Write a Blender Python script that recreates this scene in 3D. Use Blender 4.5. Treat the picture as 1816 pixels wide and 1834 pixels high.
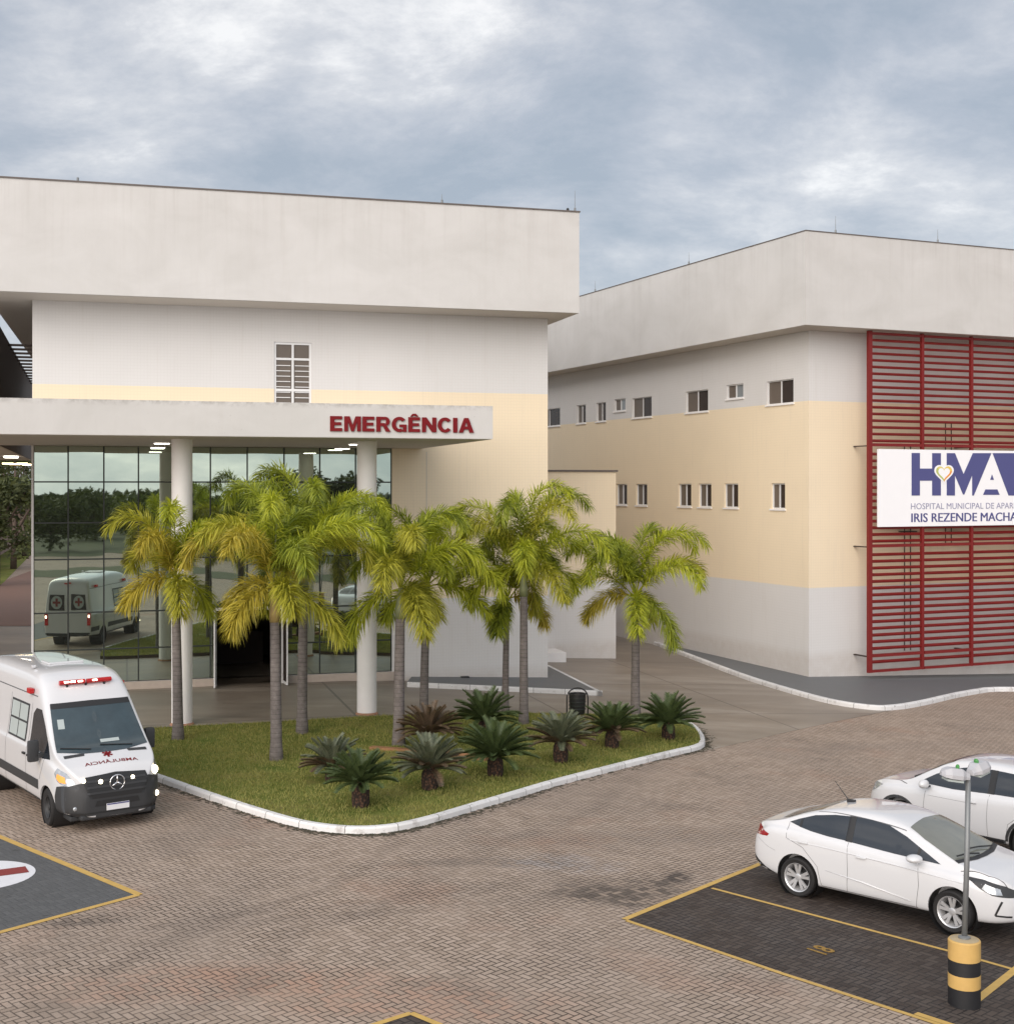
import bpy, bmesh, math, random
from mathutils import Vector, Matrix
from mathutils.bvhtree import BVHTree
from mathutils import noise as mnoise
R = math.radians
for o in list(bpy.data.objects): bpy.data.objects.remove(o)
scene = bpy.context.scene
C = scene.collection
# ------------------------------------------------------------ camera
F, PX, HY, CH = 2380.0, 908.0, 872.0, 6.25
cam_d = bpy.data.cameras.new('camera'); cam = bpy.data.objects.new('camera', cam_d); C.objects.link(cam)
cam.location = (0, 0, CH); cam.rotation_euler = (R(90), 0, 0)
cam_d.sensor_fit = 'HORIZONTAL'; cam_d.sensor_width = 36; cam_d.lens = 36 * F / 1816
cam_d.shift_y = -(917 - HY) / 1816; cam_d.clip_end = 3000; cam_d.clip_start = .1
scene.camera = cam
# ------------------------------------------------------------ light, sky, exposure
SUN_EL, SUN_AZ = 25, 202          # azimuth measured from +Y clockwise: behind the camera, a little to its left
scene.view_settings.view_transform = 'Standard'; scene.view_settings.look = 'None'
scene.view_settings.exposure = 0.88; scene.view_settings.gamma = 1; scene.view_settings.use_curve_mapping = False
sl = bpy.data.lights.new('sun', 'SUN'); sl.energy = 1.5; sl.angle = R(60); sl.color = (1, .885, .77)
so = bpy.data.objects.new('sun', sl); C.objects.link(so)
so.rotation_euler = (R(90 - SUN_EL), 0, R(180 - SUN_AZ) )
w = bpy.data.worlds.new('World'); scene.world = w; w.use_nodes = True
def build_world():
    nt = w.node_tree; N = nt.nodes; L = nt.links; N.clear()
    out = N.new('ShaderNodeOutputWorld'); bg = N.new('ShaderNodeBackground'); bg.inputs[1].default_value = .1
    L.new(bg.outputs[0], out.inputs[0])
    sky = N.new('ShaderNodeTexSky'); sky.sky_type = 'NISHITA'; sky.sun_disc = False
    sky.sun_elevation = R(SUN_EL); sky.sun_rotation = R(SUN_AZ)
    tc = N.new('ShaderNodeTexCoord'); sep = N.new('ShaderNodeSeparateXYZ'); L.new(tc.outputs['Generated'], sep.inputs[0])
    def m(op, a, b=None, c=None):
        n = N.new('ShaderNodeMath'); n.operation = op
        for i, v in enumerate((a, b, c)):
            if v is None: continue
            if isinstance(v, (int, float)): n.inputs[i].default_value = v
            else: L.new(v, n.inputs[i])
        return n.outputs[0]
    z = m('ADD', m('MAXIMUM', sep.outputs[2], 0.0), .42)
    cmb = N.new('ShaderNodeCombineXYZ'); L.new(m('DIVIDE', sep.outputs[0], z), cmb.inputs[0]); L.new(m('DIVIDE', sep.outputs[1], z), cmb.inputs[1])
    def ns(scale, detail, rough, dist, off, sx=1, sy=1):
        mp = N.new('ShaderNodeMapping'); L.new(cmb.outputs[0], mp.inputs[0]); mp.inputs['Location'].default_value = off
        mp.inputs['Scale'].default_value = (sx, sy, 1)
        n = N.new('ShaderNodeTexNoise'); n.inputs['Scale'].default_value = scale; n.inputs['Detail'].default_value = detail
        n.inputs['Roughness'].default_value = rough; n.inputs['Distortion'].default_value = dist
        L.new(mp.outputs[0], n.inputs['Vector']); return n.outputs['Fac']
    def ramp(f, stops):
        r = N.new('ShaderNodeValToRGB'); L.new(f, r.inputs[0]); e = r.color_ramp.elements
        while len(e) < len(stops): e.new(.5)
        for i, (p, c) in enumerate(stops): e[i].position = p; e[i].color = (c[0], c[1], c[2], 1)
        return r.outputs[0]
    big = ns(1.7, 3, .5, .1, (8.4, 5.2, 0))
    det = ns(4.4, 12, .64, .15, (2.1, 9.6, 0), .85, 1.1)
    mix = m('ADD', m('MULTIPLY', big, .45), m('MULTIPLY', det, .7))
    bd_ = N.new('ShaderNodeVectorMath'); bd_.operation = 'DOT_PRODUCT'; L.new(tc.outputs['Generated'], bd_.inputs[0])
    bv_ = Vector((-.125, 1, .335)).normalized(); bd_.inputs[1].default_value = bv_[:]
    gap = m('POWER', m('MAXIMUM', bd_.outputs['Value'], 0.0), 160.0)      # a thin place in the overcast
    mix = m('ADD', mix, m('MULTIPLY', gap, .075))
    col = ramp(mix, [(.455, (2.15, 2.42, 2.8)), (.54, (2.65, 2.84, 3.18)), (.60, (3.2, 3.32, 3.58)), (.655, (3.85, 3.9, 4.05)), (.73, (5.4, 5.35, 5.3))])
    # the overcast is brighter round the veiled sun
    sd = (math.sin(R(SUN_AZ)) * math.cos(R(SUN_EL)), math.cos(R(SUN_AZ)) * math.cos(R(SUN_EL)), math.sin(R(SUN_EL)))
    dp = N.new('ShaderNodeVectorMath'); dp.operation = 'DOT_PRODUCT'; L.new(tc.outputs['Generated'], dp.inputs[0]); dp.inputs[1].default_value = sd
    gl = m('MULTIPLY_ADD', m('POWER', m('MAXIMUM', dp.outputs['Value'], 0.0), 1.5), 1.3, 1.0)
    sc_ = N.new('ShaderNodeVectorMath'); sc_.operation = 'SCALE'; L.new(col, sc_.inputs[0]); L.new(gl, sc_.inputs['Scale']); col = sc_.outputs[0]
    # thin veil keeps a little of the physical sky
    mx = N.new('ShaderNodeMix'); mx.data_type = 'RGBA'; mx.inputs[0].default_value = .90
    L.new(sky.outputs[0], mx.inputs[6]); L.new(col, mx.inputs[7])
    L.new(mx.outputs[2], bg.inputs[0])
build_world()
# ------------------------------------------------------------ ground shape: level lot, falling gently away to the right past a hinge line
HN = Vector((.974, .225)); HO = Vector((-6, 46)); SL = .045
def g(x, y):
    d = (x - HO.x) * HN.x + (y - HO.y) * HN.y
    return -SL * min(max(d, 0), 40)
def gp(px, py, up=0.0):
    z = 0; X = Y = 0
    for _ in range(25):
        Y = (CH - z - up) * F / (py - HY); X = (px - PX) / F * Y; z = g(X, Y)
    return Vector((X, Y, z))
# ------------------------------------------------------------ materials
MC = {}
class NT:
    def __init__(s, name):
        s.m = bpy.data.materials.new(name); s.m.use_nodes = True; s.t = s.m.node_tree; s.N = s.t.nodes; s.L = s.t.links
        s.b = s.N['Principled BSDF']; s._tc = None
    def set(s, k, v):
        i = s.b.inputs[k]
        if isinstance(v, bpy.types.NodeSocket): s.L.new(v, i)
        elif isinstance(v, (tuple, list)): i.default_value = (v[0], v[1], v[2], 1)
        else: i.default_value = v
    def obj(s):
        if s._tc is None: s._tc = s.N.new('ShaderNodeTexCoord')
        return s._tc.outputs['Object']
    def pos(s):
        n = s.N.new('ShaderNodeNewGeometry'); return n.outputs['Position']
    def math(s, op, a, b=None, c=None):
        n = s.N.new('ShaderNodeMath'); n.operation = op
        for i, v in enumerate((a, b, c)):
            if v is None: continue
            if isinstance(v, (int, float)): n.inputs[i].default_value = v
            else: s.L.new(v, n.inputs[i])
        return n.outputs[0]
    def sep(s, v):
        n = s.N.new('ShaderNodeSeparateXYZ'); s.L.new(v, n.inputs[0]); return n.outputs
    def map(s, v, scale=(1, 1, 1), rot=(0, 0, 0), loc=(0, 0, 0)):
        n = s.N.new('ShaderNodeMapping'); s.L.new(v, n.inputs[0]); n.inputs['Scale'].default_value = scale
        n.inputs['Rotation'].default_value = rot; n.inputs['Location'].default_value = loc; return n.outputs[0]
    def noise(s, v, scale, detail=4, rough=.5, dist=0):
        n = s.N.new('ShaderNodeTexNoise'); s.L.new(v, n.inputs['Vector']); n.inputs['Scale'].default_value = scale
        n.inputs['Detail'].default_value = detail; n.inputs['Roughness'].default_value = rough; n.inputs['Distortion'].default_value = dist
        return n.outputs['Fac']
    def ramp(s, f, stops):
        r = s.N.new('ShaderNodeValToRGB'); s.L.new(f, r.inputs[0]); e = r.color_ramp.elements
        while len(e) < len(stops): e.new(.5)
        for i, (p, c) in enumerate(stops):
            if isinstance(c, (int, float)): c = (c, c, c)
            e[i].position = p; e[i].color = (c[0], c[1], c[2], 1)
        return r.outputs[0]
    def mix(s, f, a, b, mode='MIX'):
        n = s.N.new('ShaderNodeMix'); n.data_type = 'RGBA'; n.blend_type = mode
        for i, v in ((0, f), (6, a), (7, b)):
            if isinstance(v, bpy.types.NodeSocket): s.L.new(v, n.inputs[i])
            elif isinstance(v, (tuple, list)): n.inputs[i].default_value = (v[0], v[1], v[2], 1)
            else: n.inputs[i].default_value = v
        return n.outputs[2]
    def bump(s, h, strength=.3, dist=.01):
        n = s.N.new('ShaderNodeBump'); s.L.new(h, n.inputs['Height']); n.inputs['Strength'].default_value = strength
        n.inputs['Distance'].default_value = dist; s.L.new(n.outputs[0], s.b.inputs['Normal'])
def plain(name, col, rough=.5, metal=0, coat=0, emis=0, ecol=None, var=.08, scale=3, spec=None):
    if name in MC: return MC[name]
    m = NT(name)
    if var:
        f = m.noise(m.obj(), scale, 5, .6)
        m.set('Base Color', m.mix(f, [c * (1 - var) for c in col], [min(1, c * (1 + var)) for c in col]))
        m.set('Roughness', m.math('MULTIPLY_ADD', f, .15, max(0, rough - .075)))
    else: m.set('Base Color', col); m.set('Roughness', rough)
    m.set('Metallic', metal); m.set('Coat Weight', coat); m.set('Coat Roughness', .04)
    if spec is not None: m.set('Specular IOR Level', spec)
    if emis: m.set('Emission Color', ecol or col); m.set('Emission Strength', emis)
    MC[name] = m.m; return m.m
WHT, CRM = (.655, .643, .63), (.80, .675, .49)
def wall_mat(name, lo=2.6, hi=9.38, white=WHT, tiles=True):
    m = NT(name); p = m.pos(); z = m.sep(p)[2]
    n1 = m.noise(p, .5, 5, .6); streak = m.noise(m.map(p, (6, 6, .35)), 1.0, 5, .65)
    wht = m.mix(n1, [c * .93 for c in white], [min(.86, c * 1.04) for c in white])
    crm = m.mix(n1, [c * .94 for c in CRM], [min(.9, c * 1.04) for c in CRM])
    zz = m.math('ADD', z, m.math('MULTIPLY', m.noise(p, 9, 2), .02))
    band = m.math('MULTIPLY', m.math('GREATER_THAN', zz, lo), m.math('LESS_THAN', zz, hi))
    col = m.mix(band, wht, crm)
    col = m.mix(m.ramp(streak, [(.55, 0), (.8, .16)]), col, (.45, .40, .34))
    low = m.math('MULTIPLY', m.ramp(z, [(0, 1), (.35, 0)]), m.noise(p, 3.2, 5, .7))
    col = m.mix(m.math('MULTIPLY', low, .45), col, (.36, .27, .2))
    if tiles:   # small ceramic facing tiles, 10 cm
        s3 = m.sep(m.obj())
        def line(c):
            f = m.math('FRACT', m.math('MULTIPLY', c, 10.0)); return m.math('LESS_THAN', f, .09)
        g1 = m.math('MAXIMUM', line(m.math('ADD', s3[0], s3[1])), line(s3[2]))
        col = m.mix(m.math('MULTIPLY', g1, .13), col, (.35, .32, .28))
        m.bump(g1, -.12, .003)
    else: m.bump(m.noise(p, 40, 4, .7), .12, .004)
    m.set('Base Color', col); m.set('Roughness', .62); return m.m
def render_mat():   # smooth painted render of the roof bands and the canopy, weathered along the top edge
    m = NT('painted_render'); p = m.pos(); z = m.sep(p)[2]
    n1 = m.noise(m.map(p, (.35, .35, .55)), 1.2, 6, .62, .6)
    col = m.ramp(n1, [(.3, (.52, .508, .488)), (.5, (.56, .548, .53)), (.72, (.60, .588, .572))])
    fine = m.noise(m.map(p, (5, 5, .5)), 1.3, 6, .7)
    col = m.mix(m.ramp(fine, [(.5, 0), (.85, .13)]), col, (.42, .37, .33))
    st = m.noise(m.map(p, (3.2, 3.2, .12), loc=(2, 8, 0)), 1.0, 6, .7)
    dn = m.ramp(m.math('MULTIPLY', m.math('SUBTRACT', z, 12.0), .3125), [(.30, .12), (.98, 1)])
    dn = m.math('MULTIPLY', dn, m.math('GREATER_THAN', z, 11.0))
    col = m.mix(m.math('MULTIPLY', m.math('MULTIPLY', m.ramp(st, [(.50, 0), (.68, 1)]), dn), .17), col, (.30, .27, .24))
    bl = m.noise(p, 5, 6, .7)
    top = m.math('ADD', m.ramp(m.math('MULTIPLY', m.math('SUBTRACT', z, 8.05), 3.0), [(0, 0), (.55, 0), (1, 1)]), 0)
    top = m.math('MULTIPLY', top, m.math('LESS_THAN', z, 8.6))
    top = m.math('MULTIPLY', top, m.ramp(bl, [(.42, 0), (.62, 1)]))
    col = m.mix(m.math('MULTIPLY', top, .55), col, (.22, .20, .18))
    spots = m.ramp(m.noise(p, 14, 3, .6), [(.70, 0), (.76, 1)])
    col = m.mix(m.math('MULTIPLY', m.math('MULTIPLY', spots, m.math('LESS_THAN', z, 8.6)), .45), col, (.15, .13, .12))
    m.set('Base Color', col); m.set('Roughness', .7); m.bump(m.noise(p, 25, 5, .7), .15, .004); return m.m
def paver_mat(name, dark=False, grey=False):
    m = NT(name); p = m.pos()
    v = m.map(p, (10, 10, 1), (0, 0, R(47)))           # 10 x 20 cm herringbone
    wv = m.N.new('ShaderNodeVectorMath'); wv.operation = 'ADD'; m.L.new(v, wv.inputs[0])
    nn = m.N.new('ShaderNodeTexNoise'); m.L.new(p, nn.inputs['Vector']); nn.inputs['Scale'].default_value = 1.4
    sc = m.N.new('ShaderNodeVectorMath'); sc.operation = 'SCALE'; sc.inputs['Scale'].default_value = .5
    m.L.new(nn.outputs['Color'], sc.inputs[0]); m.L.new(sc.outputs[0], wv.inputs[1]); v = wv.outputs[0]
    s = m.sep(v); M = m.math
    ix, iy = M('FLOOR', s[0]), M('FLOOR', s[1]); fx, fy = M('FRACT', s[0]), M('FRACT', s[1])
    k = M('FLOORED_MODULO', M('SUBTRACT', ix, iy), 4.0)
    eq = [M('COMPARE', k, float(i), .2) for i in range(4)]
    e = M('MINIMUM', M('MINIMUM', M('MULTIPLY_ADD', eq[1], 9, fx), M('MULTIPLY_ADD', eq[0], 9, M('SUBTRACT', 1, fx))),
          M('MINIMUM', M('MULTIPLY_ADD', eq[2], 9, fy), M('MULTIPLY_ADD', eq[3], 9, M('SUBTRACT', 1, fy))))
    cb = m.N.new('ShaderNodeCombineXYZ'); m.L.new(M('SUBTRACT', ix, eq[1]), cb.inputs[0]); m.L.new(M('SUBTRACT', iy, eq[2]), cb.inputs[1])
    wn = m.N.new('ShaderNodeTexWhiteNoise'); m.L.new(cb.outputs[0], wn.inputs['Vector']); rnd = wn.outputs['Value']
    big = m.noise(p, .16, 5, .6, .8); med = m.noise(p, .9, 6, .65); fine = m.noise(p, 30, 4, .7)
    if dark:
        brick = m.mix(rnd, (.052, .038, .031), (.09, .070, .058)); joint = (.02, .018, .017)
        brick = m.mix(m.ramp(med, [(.45, 0), (.75, .7)]), brick, (.115, .10, .093))
    elif grey:
        brick = m.mix(rnd, (.105, .107, .108), (.125, .127, .128)); joint = (.07, .07, .072)
        brick = m.mix(m.ramp(m.noise(p, 2.0, 6, .7), [(.6, 0), (.7, .65)]), brick, (.05, .047, .045))
    else:
        brick = m.mix(rnd, (.36, .278, .215), (.465, .368, .295)); joint = (.062, .047, .037)
        brick = m.mix(m.ramp(big, [(.42, 0), (.68, .6)]), brick, (.32, .26, .215))
        brick = m.mix(m.ramp(m.noise(p, .33, 5, .6), [(.56, 0), (.74, .5)]), brick, (.40, .225, .15))
        brick = m.mix(m.ramp(m.noise(m.map(p, (1, 1, 1), loc=(31, 7, 0)), .45, 6, .7), [(.56, 0), (.70, .42)]), brick, (.18, .145, .12))
        brick = m.mix(m.ramp(m.noise(m.map(p, (1, 1.6, 1), loc=(3, 17, 0)), 1.1, 5, .7), [(.66, 0), (.72, .5)]), brick, (.09, .075, .066))
    if not dark and not grey:
        def blob(px, py, rx, ry, ang, amt, c):
            nonlocal brick
            q = gp(px, py); mp_ = m.N.new('ShaderNodeMapping'); mp_.vector_type = 'TEXTURE'; m.L.new(p, mp_.inputs[0]); mp_.inputs['Location'].default_value = (q.x, q.y, q.z)
            mp_.inputs['Rotation'].default_value = (0, 0, R(ang)); mp_.inputs['Scale'].default_value = (rx, ry, 50)
            ln = m.N.new('ShaderNodeVectorMath'); ln.operation = 'LENGTH'; m.L.new(mp_.outputs[0], ln.inputs[0])
            dd = M('ADD', ln.outputs['Value'], M('MULTIPLY', M('SUBTRACT', m.noise(p, 1.5, 5, .7), .5), 1.3))
            k_ = M('MULTIPLY', m.ramp(dd, [(.45, 1), (1.0, 0)]), m.ramp(rnd, [(.25, .25), (.7, 1)]))
            brick = m.mix(M('MULTIPLY', k_, amt), brick, c)
        blob(1130, 1600, 1.5, .9, 10, .85, (.075, .062, .052)); blob(1215, 1572, .5, .3, 60, .9, (.06, .05, .045)); blob(880, 1545, 2.4, .35, 5, .4, (.085, .072, .062))
        blob(1010, 1548, 1.2, .7, 0, .45, (.40, .37, .36)); blob(150, 1650, .9, .35, 20, .6, (.09, .075, .065)); blob(700, 1790, 3.0, .9, -12, .5, (.42, .235, .155)); blob(330, 1760, 2.6, .8, 8, .45, (.41, .235, .16)); blob(1180, 1500, 3.2, .9, 15, .35, (.20, .165, .14))
        for (x_, a_) in ((-2.2, 64), (-.6, 64), (2.3, 27), (3.5, 27)):
            mp_ = m.map(m.map(p, loc=(-x_, -22, 0)), rot=(0, 0, R(-a_))); yy_ = M('ABSOLUTE', M('ADD', m.sep(mp_)[1], M('MULTIPLY', M('SUBTRACT', m.noise(p, .12, 2), .5), 5)))
            brick = m.mix(M('MULTIPLY', m.ramp(yy_, [(.08, .30), (.30, 0)]), m.ramp(m.noise(p, .5, 5, .7), [(.35, .2), (.7, 1)])), brick, (.15, .12, .10))
    jw = m.ramp(e, [(.05, 1), (.15, 0)])
    jm = M('MULTIPLY', jw, m.ramp(med, [(.3, .45), (.6, 1)]))
    if grey: jm = M('MULTIPLY', jm, .5)
    col = m.mix(jm, brick, joint)
    col = m.mix(M('MULTIPLY', fine, .35), col, m.mix(1, col, (.72, .70, .68), 'MULTIPLY'))
    m.set('Base Color', col); m.set('Roughness', M('MULTIPLY_ADD', fine, .2, .66))
    m.bump(M('SUBTRACT', fine, M('MULTIPLY', jw, 1.6)), .35, .006); m.set('Specular IOR Level', .3)
    return m.m
def concrete_mat():
    m = NT('stained_concrete'); p = m.pos()
    a = m.noise(m.map(p, (.09, .6, 1), (0, 0, R(-16))), 1, 7, .65, .8); b = m.noise(m.map(p, (.35, .5, 1)), .8, 6, .65, .5)
    col = m.ramp(a, [(.32, (.18, .145, .115)), (.5, (.265, .22, .178)), (.68, (.38, .335, .285))])
    col = m.mix(m.ramp(b, [(.4, 0), (.7, .6)]), col, (.16, .135, .112))
    col = m.mix(m.ramp(m.noise(m.map(p, (.06, .8, 1), (0, 0, R(-20)), (5, 3, 0)), 1, 6, .7, 1.2), [(.62, 0), (.72, .45)]), col, (.42, .38, .34))
    s = m.sep(m.map(p, (1, 1, 1), (0, 0, R(-16))))
    def joint(c, w): f = m.math('FRACT', m.math('DIVIDE', c, w)); return m.math('LESS_THAN', f, .012)
    j = m.math('MAXIMUM', joint(s[0], 6.0), joint(s[1], 6.0))
    col = m.mix(m.math('MULTIPLY', j, .6), col, (.06, .05, .042))
    m.set('Base Color', col); m.set('Roughness', m.math('MULTIPLY_ADD', a, .4, .25)); m.bump(m.noise(p, 18, 5, .7), .1, .004); return m.m
def kerb_mat():
    m = NT('whitewashed_kerb'); p = m.pos(); n = m.noise(p, 2.2, 6, .7); z = m.noise(p, 9, 5, .7)
    col = m.mix(m.ramp(n, [(.56, 0), (.68, .75)]), (.76, .75, .74), (.42, .39, .37))
    col = m.mix(m.ramp(z, [(.60, 0), (.70, .7)]), col, (.2, .18, .17))
    an = m.N.new('ShaderNodeAttribute'); an.attribute_name = 'arc'; fr = m.math('FRACT', an.outputs['Fac'])
    jt = m.math('LESS_THAN', fr, m.math('MULTIPLY_ADD', m.noise(p, 30, 3), .03, .004)); col = m.mix(m.math('MULTIPLY', jt, .75), col, (.10, .09, .08))
    blk = m.N.new('ShaderNodeTexWhiteNoise'); blk.noise_dimensions = '1D'; m.L.new(m.math('FLOOR', an.outputs['Fac']), blk.inputs['W'])
    col = m.mix(1, col, m.ramp(blk.outputs['Value'], [(0, .86), (1, 1.0)]), 'MULTIPLY')
    m.set('Base Color', col); m.set('Roughness', .75); m.bump(z, .3, .01); return m.m
def lawn_mat():
    m = NT('lawn_turf'); p = m.pos(); a = m.noise(p, .8, 6, .65); b = m.noise(p, 22, 5, .75); c = m.noise(m.map(p, (1, 1, 1), loc=(9, 4, 0)), .5, 5, .65)
    col = m.ramp(a, [(.3, (.11, .155, .035)), (.5, (.18, .20, .055)), (.7, (.27, .235, .095))])
    col = m.mix(m.ramp(c, [(.60, 0), (.72, .7)]), col, (.20, .145, .085))
    col = m.mix(b, m.mix(1, col, (.55, .6, .5), 'MULTIPLY'), m.mix(1, col, (1.25, 1.2, 1.1), 'MULTIPLY'))
    m.set('Base Color', col); m.set('Roughness', .9); m.bump(b, .8, .03); m.set('Specular IOR Level', .1); return m.m
def leaf_mat(name, c1, c2, trans=.35, rough=.45):
    if name in MC: return MC[name]
    m = NT(name); gm = m.N.new('ShaderNodeNewGeometry'); r = gm.outputs['Random Per Island']
    n = m.noise(m.pos(), 1.6, 3, .6); f = m.math('MULTIPLY_ADD', n, .5, m.math('MULTIPLY', r, .6))
    col = m.ramp(f, [(.22, c1), (.62, c2)])
    m.set('Base Color', col); m.set('Roughness', rough); m.set('Specular IOR Level', .35)
    tr = m.N.new('ShaderNodeBsdfTranslucent'); m.L.new(m.mix(1, col, (1.2, 1.25, .7), 'MULTIPLY'), tr.inputs[0])
    ms = m.N.new('ShaderNodeMixShader'); ms.inputs[0].default_value = trans
    m.L.new(m.b.outputs[0], ms.inputs[1]); m.L.new(tr.outputs[0], ms.inputs[2])
    m.L.new(ms.outputs[0], m.N['Material Output'].inputs[0]); MC[name] = m.m; return m.m
def mirror_glass():
    m = NT('reflective_facade_glass'); p = m.obj()
    m.set('Base Color', (.56, .64, .54)); m.set('Metallic', 1.0); m.set('Roughness', .012)
    di = m.N.new('ShaderNodeBsdfPrincipled'); di.inputs['Base Color'].default_value = (.10, .11, .10, 1); di.inputs['Roughness'].default_value = .02
    ms = m.N.new('ShaderNodeMixShader'); ms.inputs[0].default_value = .14
    m.L.new(m.b.outputs[0], ms.inputs[1]); m.L.new(di.outputs[0], ms.inputs[2]); m.L.new(ms.outputs[0], m.N['Material Output'].inputs[0])
    bn = m.N.new('ShaderNodeBump'); bn.inputs['Strength'].default_value = .05; bn.inputs['Distance'].default_value = .02
    m.L.new(m.noise(m.pos(), 1.1, 1, .4), bn.inputs['Height']); m.L.new(bn.outputs[0], m.b.inputs['Normal']); return m.m
def trunk_mat():
    m = NT('ringed_palm_trunk'); p = m.obj(); z = m.sep(p)[2]; n = m.noise(p, 7, 5, .7)
    ring = m.math('FRACT', m.math('ADD', m.math('MULTIPLY', z, 9.5), m.math('MULTIPLY', n, .35)))
    col = m.ramp(n, [(.3, (.11, .095, .088)), (.6, (.19, .165, .155)), (.8, (.29, .26, .245))])
    col = m.mix(m.ramp(ring, [(.0, .8), (.12, .15), (.3, 0)]), col, (.045, .036, .03))
    m.set('Base Color', col); m.set('Roughness', .85); m.bump(ring, .4, .01); return m.m
def shag_mat():
    m = NT('shaggy_cycad_trunk'); p = m.obj(); v = m.N.new('ShaderNodeTexVoronoi'); m.L.new(m.map(p, (1, 1, .8)), v.inputs[0]); v.inputs['Scale'].default_value = 22
    m.set('Base Color', m.ramp(v.outputs['Distance'], [(.1, (.12, .06, .035)), (.6, (.025, .016, .012))])); m.set('Roughness', .95)
    m.bump(v.outputs['Distance'], .8, .03); return m.m
M_WALL = wall_mat('tiled_wall'); M_REND = render_mat(); M_PAVE = paver_mat('herringbone_pavers'); M_BAY = paver_mat('dark_painted_pavers', dark=True)
M_GREY = paver_mat('grey_painted_pavers', grey=True); M_CONC = concrete_mat(); M_KERB = kerb_mat(); M_LAWN = lawn_mat(); M_MIR = mirror_glass()
M_TRUNK = trunk_mat(); M_SHAG = shag_mat()
M_SIDE = plain('grey_painted_walk', (.125, .13, .135), .55, var=.14, scale=1.2)
M_SOFF = plain('soffit_paint', (.56, .52, .47), .8, var=.05)
M_FLASH = plain('dark_flashing', (.12, .10, .09), .6)
M_ALU = plain('white_aluminium', (.72, .72, .72), .35, var=.03)
M_MULL = plain('dark_mullion', (.02, .025, .022), .4, var=0)
M_COL = plain('column_paint', (.82, .80, .785), .6, var=.05)
M_DIRT = plain('red_earth_stain', (.36, .2, .13), .9)
M_YEL = plain('yellow_line_paint', (.56, .36, .10), .7, var=.25, scale=6)
M_WPNT = plain('white_line_paint', (.72, .72, .74), .7, var=.08, scale=6)
M_RPNT = plain('red_line_paint', (.24, .035, .03), .7, var=.15, scale=6)
M_RED = plain('red_painted_steel', (.175, .007, .006), .55, var=.15, scale=2)
M_REDL = plain('red_sign_letters', (.17, .005, .008), .6, var=.12, spec=.25)
M_SIGNW = plain('sign_board_white', (.86, .86, .88), .35, var=.02)
M_NAVY = plain('sign_navy', (.075, .078, .22), .4, var=.03)
M_BLACK = plain('black_plastic', (.018, .018, .019), .5, var=0)
M_DARK = plain('dark_bumper_plastic', (.035, .036, .038), .55, var=.1)
M_RUB = plain('tyre_rubber', (.016, .015, .015), .8, var=.2)
M_PAINT = plain('white_car_paint', (.64, .64, .65), .28, coat=1.0, var=0)
M_RIM = plain('silver_alloy', (.62, .62, .63), .32, metal=.55, var=.05)
M_STEEL = plain('galvanised_steel', (.22, .23, .235), .5, metal=.4, var=.2, scale=8)
M_CGL = plain('tinted_car_glass', (.018, .022, .028), .04, var=0, spec=.8)
M_WSH = plain('sedan_windscreen_glass', (.17, .175, .15), .08, var=.25, scale=1.5, spec=.8)
M_VWS = plain('van_windscreen_glass', (.035, .055, .065), .06, var=.5, scale=2.5, spec=.8)
M_FROST = plain('frosted_glass', (.42, .47, .46), .3, var=.05)
M_CHR = plain('chrome', (.8, .8, .82), .12, metal=1, var=0)
M_LAMPR = plain('red_lens', (.28, .005, .008), .15, coat=1, var=0)
M_LENS = plain('clear_headlight_lens', (.42, .44, .46), .12, metal=.4, coat=1, var=.4, scale=14)
M_BEAM = plain('lit_headlamp', (1, .9, .7), .3, var=0, emis=5, ecol=(1, .86, .6))
M_AMB = plain('amber_lens', (.7, .25, .04), .3, var=0, emis=.35, ecol=(1, .4, .1))
M_LBAR = plain('lit_red_beacon', (.36, .006, .008), .25, var=0, emis=.05, ecol=(1, .05, .03))
M_LED = plain('lit_beacon_led', (1, .6, .5), .3, var=0, emis=5, ecol=(1, .75, .6))
M_CEIL = plain('ceiling_lamp_light', (1, .95, .85), .3, var=0, emis=5, ecol=(1, .94, .82))
M_WARM = plain('warm_ceiling_lamp', (1, .75, .4), .3, var=0, emis=4, ecol=(1, .72, .38))
M_WIN = plain('dark_window_glass', (.04, .03, .026), .22, var=.2, spec=.3)
M_WINB = plain('brown_window_screen', (.13, .105, .085), .35, var=.12)
M_WING = plain('grey_window_glass', (.22, .24, .25), .1, var=.12, spec=.7)
M_BROWN = plain('brown_panelling', (.045, .032, .026), .7, var=.2)
M_WOOD = plain('terracotta_timber', (.30, .15, .07), .7, var=.25, scale=5)
M_BYEL = plain('bollard_yellow', (.58, .37, .12), .6, var=.18, scale=5)
M_BBLK = plain('bollard_black', (.016, .016, .018), .55, var=.2, scale=5)
M_CONCC = plain('bollard_concrete', (.40, .32, .20), .8, var=.2, scale=9)
M_GREEN = plain('green_plastic', (.06, .25, .06), .4, var=0)
M_LUM = plain('luminaire_shell', (.46, .46, .48), .45, var=.06)
M_INT = plain('dark_interior', (.07, .055, .045), .7, var=.3, scale=1)
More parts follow.
